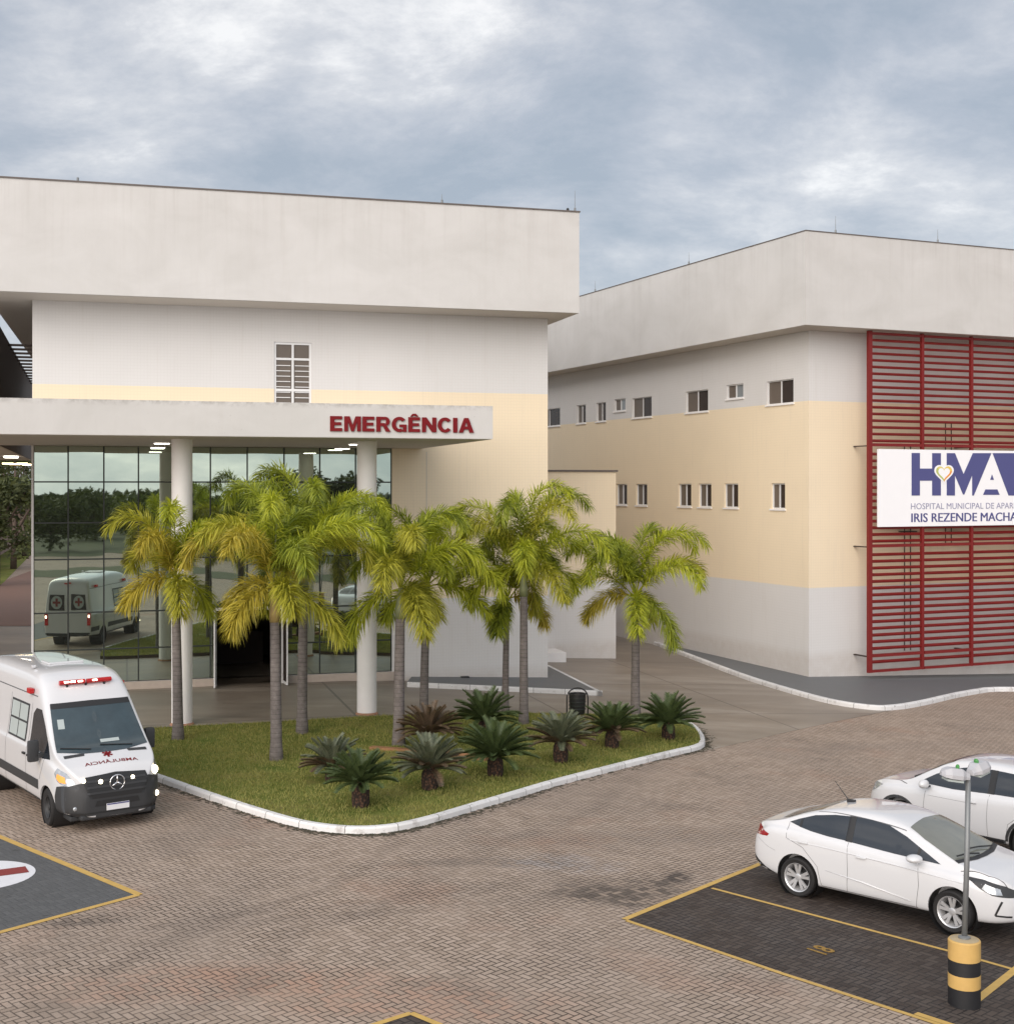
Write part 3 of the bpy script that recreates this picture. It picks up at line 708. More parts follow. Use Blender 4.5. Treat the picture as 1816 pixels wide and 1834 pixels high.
# canopy
CZ0, CZ1, CN, CT = 7.505, 8.385, -8.74, -4.32
mb = MB(); mb.box((-24, CN, CZ0 + .012), (CT, -.004, CZ1)); cp = mb.build('canopy', M_REND, E1)
mb = MB(); mb.box((-23.9, CN + .03, CZ0), (CT - .03, -.01, CZ0 + .010)); mb.build('soffit', M_SOFF, cp)
for (px, py, rr, dy_) in ((326, 1298, .27, 0), (657, 1279, .27, 0)):
    p = gp(px, py); l = Vector((p.x, p.y)) - F1.A; t, n = l.dot(F1.u), l.dot(F1.v)
    mb = MB(); mb.lathe([(rr, -.3), (rr, CZ0 - .002)], 40, c=(t, n, g(p.x, p.y))); c = mb.build('column', M_COL, E1, smooth='auto')
    mb = MB(); mb.lathe([(rr + .05, -.2), (rr + .045, .02), (rr + .003, .06)], 32, c=(t, n, g(p.x, p.y))); mb.build('stained_foot', M_DIRT, c)
for px, py in ((290, 791), (283, 799), (613, 801), (640, 793)):
    Y = (CZ0 - CH) * F / (HY - py); X = (px - PX) / F * Y; l = Vector((X, Y)) - F1.A; t, n = l.dot(F1.u), l.dot(F1.v)
    mb = MB(); mb.box((t - .24, n - .24, CZ0 - .05), (t + .24, n + .24, CZ0 - .002), bev=.01); lf = mb.build('ceiling_light', M_ALU, E1)
    mb = MB(); mb.box((t - .2, n - .2, CZ0 - .062), (t + .2, n + .2, CZ0 - .051)); mb.build('diffuser', M_CEIL, lf)
# lightning rods and beacon stubs on the roof
def rod(name, x, y, z, h, label):
    mb = MB(); mb.tube([(0, 0, 0), (0, 0, .12)], .035, 8).tube([(0, 0, .1), (0, 0, h)], [.012, .006], 6)
    o = mb.build(name, M_STEEL, loc=(x, y, z)); return tag(o, label=label, cat='lightning rod', group='lightning rods on the roofs')
q_ = F1.world(.45, -1.5); rod('lightning_rod', q_.x, q_.y, ZT + .045, .68, 'thin lightning rod at the right corner of the left roof, tallest of the rods')
q_ = F1.world(-4.0, -1.5); rod('lightning_rod', q_.x, q_.y, ZT + .045, .3, 'short lightning rod on the front edge of the left roof')
q_ = F1.world(-15, -1.5); rod('lightning_rod', q_.x, q_.y, ZT + .045, .12, 'stub of a lightning rod near the left end of the left roof')
q_ = F1.world(.22, -1.45); mb = MB(); mb.lathe([(.03, 0), (.045, .05), (.045, .09), (.01, .12)], 12); tag(mb.build('roof_beacon', M_BLACK, loc=(q_.x, q_.y, ZT + .045)), label='tiny dark beacon beside the corner rod of the left roof', cat='beacon')
# EMERGENCIA letters
t0_, zb_ = F1.front(591, 772, CN); t1_, zt_ = F1.front(848, 739, CN); _, zc_ = F1.front(848, 773, CN)
SG = empty('emergency_sign', (F1.A.x, F1.A.y, 0), F1.a, label='red raised capital letters reading EMERGÊNCIA on the white canopy edge', cat='sign')
def ringp(cx, cy, rx, ry, tx_, ty_, a0, a1, n=18):
    out = []
    for k in range(n):
        p, q = R(a0 + (a1 - a0) * k / n), R(a0 + (a1 - a0) * (k + 1) / n)
        out.append([(cx + rx * math.cos(p), cy + ry * math.sin(p)), (cx + rx * math.cos(q), cy + ry * math.sin(q)), (cx + (rx - tx_) * math.cos(q), cy + (ry - ty_) * math.sin(q)), (cx + (rx - tx_) * math.cos(p), cy + (ry - ty_) * math.sin(p))])
    return out
rc = lambda x0, y0, x1, y1: [(x0, y0), (x1, y0), (x1, y1), (x0, y1)]
gE = [rc(0, 0, .27, 1), rc(.27, 0, .76, .21), rc(.27, .40, .70, .60), rc(.27, .79, .76, 1)]
hA = [(0, 0), (.36, 1), (.5, 1), (.5, .74), (.41, .42), (.5, .42), (.5, .22), (.35, .22), (.28, 0)]
GL = {'E': (.80, gE), 'M': (1.06, [[(0, 0), (0, 1), (.34, 1), (.53, .42), (.72, 1), (1.06, 1), (1.06, 0), (.82, 0), (.82, .66), (.62, 0), (.44, 0), (.24, .66), (.24, 0)]]),
      'R': (.90, [rc(0, 0, .27, 1), rc(.27, .80, .56, 1), rc(.27, .38, .56, .58), [(.42, .379), (.68, .379), (.92, 0), (.62, 0)]] + ringp(.56, .69, .31, .31, .25, .11, -90, 90, 10)),
      'C': (.92, ringp(.48, .5, .48, .515, .26, .21, 38, 322)), 'G': (.98, ringp(.49, .5, .49, .515, .26, .21, 38, 300) + [rc(.72, .0, .96, .50), rc(.50, .32, .719, .50)]),
      'N': (.94, [[(0, 0), (0, 1), (.28, 1), (.68, .42), (.68, 1), (.94, 1), (.94, 0), (.66, 0), (.26, .58), (.26, 0)]]), 'I': (.28, [rc(0, 0, .28, 1)]),
      'A': (1.0, [hA, [(1 - x, y) for x, y in hA][::-1]]), 'Ê': (.80, gE + [[(.12, 1.05), (.30, 1.24), (.48, 1.24), (.66, 1.05), (.48, 1.05), (.39, 1.14), (.30, 1.05)]])}
tot = sum(GL[c][0] for c in 'EMERGÊNCIA') + .10 * 9; kx = (t1_ - t0_) / tot; xx = 0; hh_ = F1.front(595, 745, CN)[1] - zb_
for c in 'EMERGÊNCIA':
    mb = MB()
    for pl in GL[c][1]: mb.prism([(t0_ + (xx + x) * kx, zb_ + y * hh_) for x, y in pl], lambda a, b, d: (a, d, b), CN - .004, CN - .045)
    mb.build('letter', M_REDL, SG, tri=True); xx += GL[c][0] + .10
mb = MB(); bx = F1.front(831, 1217); mb.box((bx[0] - .14, -.22, g(0, 44) + .15), (bx[0] + .14, -.05, g(0, 44) + .25), bev=.02)
o = mb.build('bait_box', M_BLACK, loc=(F1.A.x, F1.A.y, 0)); o.rotation_euler = (0, 0, F1.a); tag(o, label='small black box on the grey walk against the white wall', cat='box')
# covered walkway to the left
WF = Frame(-17.4, 46, 17.4)
WK = empty('covered_walkway', (-17.4, 46, 0), R(17.4), label='dark brown clad walkway roof at the left edge beyond the glass building', cat='walkway roof')
mb = MB(); mb.box((-12, -6.2, 7.62), (0, 23, 11.55)); mb.build('cladding', M_BROWN, WK)
mb = MB(); mb.box((-11.9, -6.1, 7.6), (-.02, 22.9, 7.618)); mb.build('ceiling', M_SOFF, WK)
mb = MB()
for k in range(13): y = 2 + k * 1.55; mb.box((0.01, y, 11.34), (2.6 + y * .02, y + .10, 11.42))
mb.build('pergola_beams', M_BROWN, WK)
for k, (px, py) in enumerate(((20, 817), (14, 829), (26, 830), (40, 829), (49, 831))):
    Y = (7.6 - CH) * F / (HY - py); X = (px - PX) / F * Y; l = Vector((X, Y)) - WF.A
    mb = MB(); mb.box((l.dot(WF.u) - .28, l.dot(WF.v) - .3, 7.53), (l.dot(WF.u) + .28, l.dot(WF.v) + .3, 7.598)); mb.build('ceiling_light', M_WARM if k else M_CEIL, WK)
# ============================================================ RIGHT BUILDING
E2 = empty('hospital_block', (F2.A.x, F2.A.y, 0), F2.a, label='cream and white hospital block with small windows and a red louvre screen', cat='building')
f2s = lambda a, z, d: (d, a, z)
up = [(962, 1003, 735, 765), (1033, 1049, 727, 760), (1068, 1085, 722, 755), (1100, 1120, 716, 737), (1132, 1167, 711, 747), (1228, 1268, 698, 737), (1301, 1331, 686, 712), (1373, 1421, 675, 719)]
lo = [(1104, 1123, 868, 907), (1139, 1159, 868, 907), (1215, 1238, 866, 907), (1251, 1274, 866, 907), (1297, 1322, 865, 908), (1381, 1406, 864, 909)]
holes = []
for (xa, xb, ya, yb) in up + lo:
    xm = (xa + xb) / 2; n1, _ = F2.side(xa, 800); n0, _ = F2.side(xb, 800); _, zt2 = F2.side(xm, ya); _, zb2 = F2.side(xm, yb); holes.append([n0, n1, zb2, zt2])
# rows share their sill and head lines, as they do on the real wall
for grp in ((0, 1, 2, 4, 5, 7), (3, 6), tuple(range(8, 14))):
    a_ = sum(holes[i][2] for i in grp) / len(grp); b_ = sum(holes[i][3] for i in grp) / len(grp)
    for i in grp: holes[i][2], holes[i][3] = a_, b_
holes = [tuple(h) for h in holes]
mb = MB(); facade(mb, 0, 40, -2.5, ZS + .3, holes, f2s, .16)
for pts in ([(0, 0, -2.5), (40, 0, -2.5), (40, 0, ZS + .3), (0, 0, ZS + .3)], [(40, 0, -2.5), (40, 40, -2.5), (40, 40, ZS + .3), (40, 0, ZS + .3)], [(0, 40, -2.5), (40, 40, -2.5), (40, 40, ZS + .3), (0, 40, ZS + .3)]): mb.quad(pts)
mb.build('wall', M_WALL, E2)
mb = MB(); mb.box((-1.07, -1.28, ZS), (41, 41, ZT)); band = mb.build('roof_band', M_REND, E2)
mb = MB(); mb.box((-1.03, -1.24, ZS - .012), (40.9, 40.9, ZS - .002)); mb.build('soffit', M_SOFF, band)
mb = MB(); mb.box((-1.09, -1.3, ZT + .002), (41, -1.14, ZT + .035)); mb.box((-1.09, -1.13, ZT + .002), (-.93, 41, ZT + .035)); mb.build('roof_flashing', M_FLASH, band)
for i, h in enumerate(holes):
    if i in (3, 6): window(E2, f2s, h, 2, [M_WING, M_WINB], fw=.04, rec=.1)
    elif i < 8: window(E2, f2s, h, 2, [M_WIN, M_WINB], fw=.035, rec=.1)
    else: window(E2, f2s, h, 2, [M_WIN, M_WINB], fw=.045, rec=.11)
for (t, n, h, lb) in ((.3, -1.15, .62, 'lightning rod just right of the front corner of the right roof'), (4.9, -1.15, .5, 'middle lightning rod on the front edge of the right roof'), (9.0, -1.15, .72, 'lightning rod nearest the right end of the right roof'),
                      (-1.0, 6.6, .5, 'nearer lightning rod on the sloping left edge of the right roof'), (-1.0, 14.8, .5, 'farther lightning rod on the left edge of the right roof')):
    q_ = F2.world(t, n); rod('lightning_rod', q_.x, q_.y, ZT + .035, h, lb)
# ------------------------------------------------------------ red louvre screen
SN = -.82
f2 = lambda a, z, d: (a, SN - d, z)
SC = empty('louvre_screen', (F2.A.x, F2.A.y, 0), F2.a, label='tall red steel louvre screen fixed in front of the right building', cat='screen')
ps = [F2.front(x, 800, SN)[0] for x in (1556, 1650, 1738)]; step = ps[2] - ps[1]
for k in range(4): ps.append(ps[-1] + step)
TOP = ZS - .02; 
def zr(y): return F2.front(1600, y, SN)[1]
BOT = zr(1202)
for i, t in enumerate(ps):
    mb = MB(); wd = .085 if i == 0 else .055; mb.box((t - wd, SN - .1, BOT), (t + wd, SN + .02, TOP)); mb.build('post', M_RED, SC)
rails = [TOP - .09, zr(797), zr(977), zr(1172), BOT + .05]
for i, z in enumerate(rails):
    hh = .09 if i in (0, 4) else .11; mb = MB()
    for a_, b_ in zip(ps, ps[1:]):
        mb.box((a_ + .09, SN - .095, z - hh / 2), (b_ - .06, SN + .015, z + hh / 2))
    mb.build('rail', M_RED, SC)
z = TOP - .33; nl = 0
rotx = Matrix.Rotation(R(28), 3, 'X')
while z > BOT + .16:
    if min(abs(z - r) for r in rails) > .1:
        mb = MB(); mb.box((ps[0] + .08, SN - .075, z - .032), (ps[-1], SN + .035, z + .032), rot=rotx); mb.build('louvre', M_RED, SC); nl += 1
    z -= .243
for z in rails[1:4]:
    for t in ps[::2]:
        mb = MB(); mb.box((t - .05, SN + .03, z - .06), (t + .05, -.005, z - .02)); mb.build('bracket', M_BROWN, SC)
mb = MB()
for t in (ps[1] - .12, ps[1] + .16, ps[2] - .5, ps[2] - .22): mb.box((t - .012, -.06, BOT + .6 if t < ps[2] - .6 else rails[2]), (t + .012, -.03, rails[1] + (.0 if t < ps[2] - .6 else .9)))
for t, z in ((ps[1] - .05, rails[2] + .45), (ps[2] - .1, rails[2] + .4)): mb.box((t - .35, -.25, z), (t + .35, -.03, z + .04))
mb.build('conduit', M_MULL, SC)
mb = MB(); fl = F2.front(1770, 955, -.4); mb.lathe([(.03, -.05), (.08, -.04), (.09, .03), (.03, .06)], 16, c=(fl[0], -.4, fl[1])); fo = mb.build('floodlight', M_LUM, loc=(F2.A.x, F2.A.y, 0)); fo.rotation_euler = (0, 0, F2.a)
tag(fo, label='small white floodlight behind the red screen below the sign', cat='floodlight')
# ------------------------------------------------------------ sign board
bt0, bz1 = F2.front(1573, 804, SN - .2); _, bz0 = F2.front(1573, 944, SN - .2); BW = 9.6
HS = empty('hospital_sign', (F2.A.x, F2.A.y, 0), F2.a, label='white sign board with large blue HMA letters and a heart, on the red louvres', cat='sign')
YB = SN - .2
mb = MB(); mb.box((bt0, YB, bz0), (bt0 + BW, YB + .08, bz1), bev=.008); mb.build('board', M_SIGNW, HS)
def sgn(px, py): return F2.front(px, py, YB)
def poly_px(name, polys, mat, y0=YB - .001, y1=YB - .012, par=HS):
    mb = MB()
    for pl in polys:
        pts = [sgn(*p_) if not isinstance(p_[0], tuple) else p_[0] for p_ in pl]
        mb.prism(pts, lambda a, b, d: (a, d, b), y0, y1)
    return mb.build(name, mat, par, tri=True)
# crop coordinates of the lettering: photo px = 1540 + x*.152, y = 740 + y*.152
S = lambda x, y: (1540 + x * .15198, 740 + y * .15198)
poly_px('letter', [[S(608, 468), S(705, 468), S(705, 652), S(850, 652), S(850, 470), S(952, 470), S(952, 970), S(850, 970), S(850, 795), S(705, 795), S(705, 970), S(608, 970)]], M_NAVY)
poly_px('letter', [[S(1022, 470), S(1118, 470), S(1220, 718), S(1330, 470), S(1548, 470), S(1340, 970), S(1322, 970), S(1322, 730), S(1228, 958), S(1214, 958), S(1118, 730), S(1118, 970), S(1022, 970)]], M_NAVY)
poly_px('letter', [[S(1535, 785), S(1555, 722), S(1578, 785)], [S(1478, 898), S(1618, 898), S(1645, 962), S(1450, 962)]], M_NAVY)
poly_px('letter', [[S(1562, 470), S(2120, 470), S(2290, 560), S(2290, 740), S(2120, 830), S(1960, 830), S(1960, 970), S(1750, 970)]], M_NAVY)
def heart(cx, cy, s, n=40):
    pts = []
    for k in range(n):
        a = 2 * math.pi * k / n; x = 16 * math.sin(a) ** 3; y = 13 * math.cos(a) - 5 * math.cos(2 * a) - 2 * math.cos(3 * a) - math.cos(4 * a)
        pts.append(S(cx + x * s, cy - y * s * 1.1))
    return pts
poly_px('heart_ground', [heart(988, 705, 7.2)], M_SIGNW, YB - .013, YB - .016)
h_o, h_i = heart(988, 703, 5.9), heart(988, 703, 4.3)
for nm, k0, k1, mat in (('heart_ring', 0, 10, plain('heart_yellow', (.75, .55, .12), .4, var=0)), ('heart_ring', 10, 20, plain('heart_orange', (.75, .3, .06), .4, var=0)), ('heart_ring', 20, 32, plain('heart_green', (.45, .5, .15), .4, var=0)), ('heart_ring', 32, 40, plain('heart_gold', (.7, .6, .2), .4, var=0))):
    poly_px(nm, [[h_o[k], h_o[(k + 1) % 40], h_i[(k + 1) % 40], h_i[k]] for k in range(k0, k1)], mat, YB - .017, YB - .020)
a0 = sgn(*S(600, 1133)); a1 = sgn(*S(1757, 1055)); cw_ = (a1[0] - a0[0]) / 26.2
fit_text('HOSPITAL MUNICIPAL DE APARECIDA DE GOIÂNIA', 'lettering', plain('sign_grey_blue', (.30, .30, .42), .5, var=0), cw_ * 44.6, sgn(*S(600, 1058))[1] - a0[1] + .05, a0[0], a0[1], YB - .001, HS, ext=.004)
a0 = sgn(*S(604, 1285)); a1 = sgn(*S(1757, 1180))
fit_text('IRIS REZENDE MACHADO', 'lettering', M_NAVY, (a1[0] - a0[0]) * 20 / 17.3 * 1.085, sgn(*S(604, 1180))[1] - a0[1], a0[0], a0[1], YB - .001, HS, ext=.004, bd=.019)
#@@OBJECTS
# ============================================================ PALMS, CYCADS, TREES
LG = leaf_mat('palm_green', (.085, .125, .018), (.35, .39, .045)); LL = leaf_mat('palm_lime', (.17, .22, .02), (.50, .52, .05))
LY = leaf_mat('palm_yellow', (.17, .19, .025), (.50, .47, .06)); LO = leaf_mat('palm_gold', (.22, .20, .03), (.56, .46, .07))
M_SHAFT = plain('green_crownshaft', (.20, .22, .11), .5, var=.25, scale=4); M_SHAFTY = plain('yellow_crownshaft', (.42, .30, .12), .55, var=.2, scale=4)
def rib_path(o, az, e0, length, droop, n, pw=1.25, floor=-9):
    pts = [Vector(o)]; h = Vector((math.cos(az), math.sin(az), 0)); ds = []
    for i in range(n):
        s = i / n; e = max(floor, e0 - droop * s ** pw); d = h * math.cos(e) + Vector((0, 0, math.sin(e))); ds.append(d); pts.append(pts[-1] + d * length / n)
    ds.append(ds[-1]); return pts, ds, h
def frond(name, par, o, az, e0, length, droop, mat, rnd, plume=.50):
    n = 60; pts, ds, h = rib_path(o, az, e0, length, e0 + R(rnd.uniform(58, 84)), n, droop); V = []; Fc = []
    side = Vector((-h.y, h.x, 0))
    for i in range(0, n, 2):      # midrib
        r0 = .018 * (1 - i / n) + .004; r1 = .018 * (1 - (i + 2) / n) + .004; up = side.cross(ds[i]); k = len(V)
        for p, r in ((pts[i], r0), (pts[i + 2], r1)): V += [p + side * r, p + up * r, p - side * r, p - up * r]
        for j in range(4): Fc.append((k + j, k + (j + 1) % 4, k + 4 + (j + 1) % 4, k + 4 + j))
    for i in range(9, n + 1):
        s = i / n; d = ds[i]; up = side.cross(d).normalized(); up = -up if up.z < 0 and abs(d.z) < .9 else up
        Lf = plume * (math.sin(math.pi * min(1, .10 + s * .82))) ** .5
        for sd in (-1, 1):
            for rk in (-.7, -.2, .25, .7, 1.15):
                if rnd.random() < .2: continue
                a = rk + rnd.gauss(0, .22); out = side * sd * math.cos(a) + up * math.sin(a)
                fw_ = .55 + .5 * s + rnd.gauss(0, .08); dr = (out + d * fw_).normalized(); L = Lf * rnd.uniform(.78, 1.08); b = pts[i]
                m1 = b + dr * L * .5; m1.z -= L * .05; tp = b + dr * L * .93; tp.z -= L * rnd.uniform(.15, .50)
                wv = dr.cross(Vector((rnd.gauss(0, .5), rnd.gauss(0, .5), 1))).normalized() * .0135; k = len(V)
                V += [b - wv * .5, b + wv * .5, m1 - wv, m1 + wv, tp]; Fc += [(k, k + 1, k + 3, k + 2), (k + 2, k + 3, k + 4)]
    return fast_mesh(name, V, Fc, mat, par)
def palm(bx, by, cx, cy, r, fr, seed, label, yel=0.5, size=1.0, shaft=.75, spear=0, ysh=False):
    rnd = random.Random(seed); b = gp(bx, by, .1); H = CH - (cy - HY) / F * b.y - b.z; dx = (cx - bx) / F * b.y
    E = empty('palm_tree', b, 0, label=label, cat='palm tree', group='palm trees on the planted island')
    top = Vector((dx, 0, H)); hs = H - shaft
    pts = []; rad = []
    for k in range(13):
        t = k / 12; z = hs * t; pts.append((dx * (z / H) ** 1.5, 0, z)); rad.append(.9 * r * (1.28 - .28 * min(1, t * 6)) * (1 - .22 * t))
    pts[0] = (0, 0, -.15)
    MB().tube(pts, rad, 14).build('trunk', M_TRUNK, E, smooth=True)
    t0 = Vector(pts[-1])
    MB().tube([t0 - Vector((0, 0, .02)), t0 + (top - t0) * .25, t0 + (top - t0) * .7, top], [r * .78, r * .80, r * .5, r * .25], 12).build('crownshaft', M_SHAFTY if ysh else M_SHAFT, E, smooth=True)
    for (azd, e0, ln, dr, m) in fr:
        mat = (LG, LL, LY, LO)[m]
        frond('frond', E, top - Vector((0, 0, rnd.uniform(.0, .12))), R(azd), R(e0), ln * size, dr, mat, rnd, .60 * size ** .5)
    if spear: MB().tube([top, top + Vector((.03, 0, spear * .6)), top + Vector((.06, 0, spear))], [.03, .02, .006], 6).build('spear_leaf', M_SHAFT, E)
    return E
def crown(seed, n=13, yel=.5, big=1.0, old=2):
    """a ring of fronds: youngest upright and green, oldest hanging and yellow"""
    rnd = random.Random(seed); out = []
    for i in range(n):
        t = i / (n - 1); az = (i * 137.5 + seed * 47 + rnd.gauss(0, 12)) % 360
        if i >= n - old: e0, ln, p = rnd.uniform(-8, 34), rnd.uniform(1.5, 2.0), .8
        else: e0, ln, p = 86 - 56 * t + rnd.gauss(0, 6), (3.0 - .5 * t) * rnd.uniform(.85, 1.12), 2.6 - 1.1 * t + rnd.gauss(0, .2)
        v = t * 1.0 + yel * 1.6 + rnd.gauss(0, .38) - .5; m = 0 if v < .25 else 1 if v < .8 else 2 if v < 1.35 else 3
        out.append((az, e0, ln * big, max(.7, p), m))
    return out
palm(541, 1314, 545, 1000, .15, crown(11, 12, .30, 1.10), 11, 'palm behind the second trunk from the left, with fronds reaching highest over the glass', spear=1.3)
palm(319, 1325, 314, 1040, .145, crown(21, 11, .55, .92, 3), 21, 'leftmost palm, yellow green, its trunk in front of the left white column')
palm(495, 1362, 491, 1045, .15, crown(34, 15, .60, 1.03, 4), 3, 'golden fronded palm nearest the road, tan stem below its crown', shaft=.85, spear=1.5, ysh=True)
palm(714, 1335, 718, 1050, .16, crown(5, 12, .30, 1.0, 3), 5, 'palm with the thick grey trunk beside the right white column')
palm(759, 1288, 765, 1045, .14, crown(16, 14, .16, 1.06, 3), 6, 'fifth palm from the left, slim trunk against the pale wall')
palm(938, 1297, 938, 1020, .14, crown(7, 15, .36, 1.06, 3), 7, 'tallest palm before the cream wall, yellow green top, dark trunk', shaft=.7)
palm(905, 1277, 908, 1072, .115, crown(28, 10, .05, .92, 3), 8, 'smaller green palm with a thin pale trunk, just left of the tallest one', shaft=.6)
palm(1138, 1281, 1138, 1066, .15, crown(9, 16, .30, 1.10, 4), 9, 'rightmost palm, standing apart by the driveway', shaft=.5)
CGn = leaf_mat('cycad_green', (.03, .052, .018), (.085, .115, .042), .12, .5); CBr = leaf_mat('cycad_rusty', (.05, .05, .03), (.15, .10, .065), .12, .45); CGy = leaf_mat('cycad_grey_green', (.06, .085, .05), (.16, .17, .11), .12, .5)
def cycad(px, py, rad, th, mats, seed, label, nf=40):
    rad *= .73; th += .08; nf = int(nf * 1.5)
    rnd = random.Random(seed); b = gp(px, py, .1); E = empty('cycad', b, 0, label=label, cat='cycad', group='cycads on the planted island')
    MB().lathe([(.10, -.1), (.15, .02), (.175, th * .4), (.17, th * .8), (.12, th), (.03, th + .03)], 16).build('trunk', M_SHAG, E, smooth=True)
    V = []; Fc = []; idx = []
    for i in range(nf):
        t = i / (nf - 1); az = i * 2.39996 + rnd.gauss(0, .15); e0 = R(84 - 74 * t ** .85 + rnd.gauss(0, 4)); n = 24
        pts, ds, h = rib_path((math.cos(az) * .06, math.sin(az) * .06, th * .95), az, e0, rad * rnd.uniform(.95, 1.12), R(38 + rnd.gauss(0, 7)), n, 1.5); side = Vector((-h.y, h.x, 0))
        mi = 0 if t < .5 else 1 if rnd.random() < .55 else 0
        for k in range(0, n, 3):
            up = side.cross(ds[k]); q0 = len(V); r = .009
            for p in (pts[k], pts[k + 3]): V += [p + side * r, p + up * r * .8, p - side * r]
            Fc += [(q0, q0 + 1, q0 + 4, q0 + 3), (q0 + 1, q0 + 2, q0 + 5, q0 + 4)]; idx += [mi, mi]
        for k in range(3, n + 1):
            for hh in (0, .33, .66):
                if k == n and hh: continue
                s = (k + hh) / n; d = ds[k]; up = side.cross(d).normalized(); up = up if up.z > 0 else -up; Lf = .20 * rad * (math.sin(math.pi * min(1, .12 + s * .80))) ** .5
                b_ = pts[k] + d * (hh * rad / n)
                for sd in (-1, 1):
                    dr = (side * sd * .85 + d * .55 + up * .42).normalized(); wv = d * .0095; tp = b_ + dr * Lf * rnd.uniform(.9, 1.08); q0 = len(V)
                    V += [b_ - wv, b_ + wv, tp]; Fc.append((q0, q0 + 1, q0 + 2)); idx.append(mi)
    fast_mesh('crown', V, Fc, mats[0], E, [mats[1]], idx)
    return E
cycad(1197, 1324, 1.12, .42, (CGn, CGn), 1, 'deep green cycad at the right tip of the island')
cycad(1096, 1340, 1.05, .45, (CGn, CBr), 2, 'cycad second from the right, below the rightmost palm trunk')
cycad(1004, 1366, 1.02, .50, (CGy, CBr), 3, 'rusty stemmed cycad third from the right, in front of the black bin')
cycad(868, 1325, 1.15, .50, (CGn, CGn), 4, 'dark cycad half hidden behind the largest green cycad', 36)
cycad(887, 1390, 1.12, .45, (CGn, CGn), 5, 'largest deep green cycad, in the middle of the island', 46)
cycad(767, 1345, 1.0, .45, (CBr, CBr), 6, 'brownish cycad at the back, below the slim palm trunk', 34)
cycad(770, 1414, .98, .45, (CGy, CBr), 7, 'grey green cycad with rusty stems, between the largest cycad and the front left one')
cycad(597, 1400, .90, .35, (CGy, CBr), 8, 'brown and grey cycad at the left, behind the front green one', 34)
cycad(646, 1446, .93, .50, (CGn, CGn), 10, 'green cycad nearest the white kerb corner')
# tree builder
TLM = leaf_mat('tree_leaves', (.03, .042, .018), (.095, .11, .045), .2, .7); TLM2 = leaf_mat('tree_leaves_light', (.05, .075, .02), (.14, .165, .05), .2, .6)
M_BARK = plain('tree_bark', (.11, .08, .065), .9, var=.3, scale=5)
def tree(x, y, h, r, seed, label, mat=TLM, n=4200, group='trees beyond the lot', leaf=.17, low=.22):
    rnd = random.Random(seed); E = empty('tree', (x, y, g(x, y)), 0, label=label, cat='tree', group=group)
    mb = MB(); mb.tube([(0, 0, -.2), (.05, 0, h * .2), (.1 * r / 3, .05, h * .5), (.1, .1, h * .8)], [.05 * h * .5, .04 * h * .5, .025 * h * .5, .01 * h * .5], 8); cl = []
    for k in range(11):
        a = rnd.uniform(0, 6.28); rr = r * rnd.uniform(.35, .8); z = h * rnd.uniform(low + .12, .88); cl.append((Vector((math.cos(a) * rr, math.sin(a) * rr, z)), r * rnd.uniform(.28, .48)))
        mb.tube([(0, 0, h * (.15 + .04 * k)), Vector((math.cos(a) * rr * .5, math.sin(a) * rr * .5, (z + h * .2) * .55)), cl[-1][0]], [.012 * h, .008 * h, .003 * h], 5)
    cl.append((Vector((0, 0, h * .86)), r * .42)); cl.append((Vector((0, 0, h * .55)), r * .5))
    mb.build('trunk', M_BARK, E, smooth=True); V = []; Fc = []
    for i in range(n):
        c, cr = rnd.choice(cl); d = Vector((rnd.gauss(0, 1), rnd.gauss(0, 1), rnd.gauss(0, 1))).normalized() * cr * rnd.random() ** .45; d.z *= .72; p = c + d
        u_ = Vector((rnd.gauss(0, 1), rnd.gauss(0, 1), rnd.gauss(0, .6))).normalized(); v_ = u_.cross(Vector((rnd.gauss(0, 1), rnd.gauss(0, 1), rnd.gauss(0, 1)))).normalized(); s = leaf * rnd.uniform(.6, 1.3); k = len(V)
        V += [p - u_ * s, p - v_ * s * .45, p + u_ * s, p + v_ * s * .45]; Fc.append((k, k + 1, k + 2, k + 3))
    fast_mesh('crown', V, Fc, mat, E)
    return E
# left path: verge, wall and trees
vg = [gp(-60, 1100), gp(8, 1042), gp(57, 992)]
sheet('verge', [(vg[0].x, vg[0].y), (vg[1].x, vg[1].y), (vg[2].x, vg[2].y), (vg[2].x - 4, vg[2].y + 40), (vg[2].x - 40, vg[2].y + 40), (vg[0].x - 30, vg[0].y)], M_LAWN, .01)
for i, (px, Y, h, r, lb, m_) in enumerate(((-6, 84, 9.0, 3.4, 'bushy green tree nearest at the far left edge, beside the red path', TLM), (24, 101, 10.5, 3.6, 'tree in the middle of the row along the red path', TLM2), (44, 120, 11, 4.2, 'tree touching the corner of the glass building, end of the path row', TLM), (2, 132, 13, 5.5, 'tall hazy tree at the back of the path row', TLM2))):
    tree((px - PX) / F * Y, Y, h, r, 50 + i, lb, m_, 4200, 'trees along the red path', .2, .05)
mb = MB(); wa, wb = gp(-60, 1040), gp(50, 968); d = Vector((wb.x - wa.x, wb.y - wa.y, 0)); L_ = d.length
mb.box((0, -.15, -.2), (L_, .15, 3.4)); o = mb.build('garden_wall', plain('pinkish_wall', (.30, .20, .17), .85, var=.25, scale=.8), loc=(wa.x - .6, wa.y, 0)); o.rotation_euler = (0, 0, math.atan2(d.y, d.x)); tag(o, label='pinkish garden wall behind the trees along the red path', cat='wall')
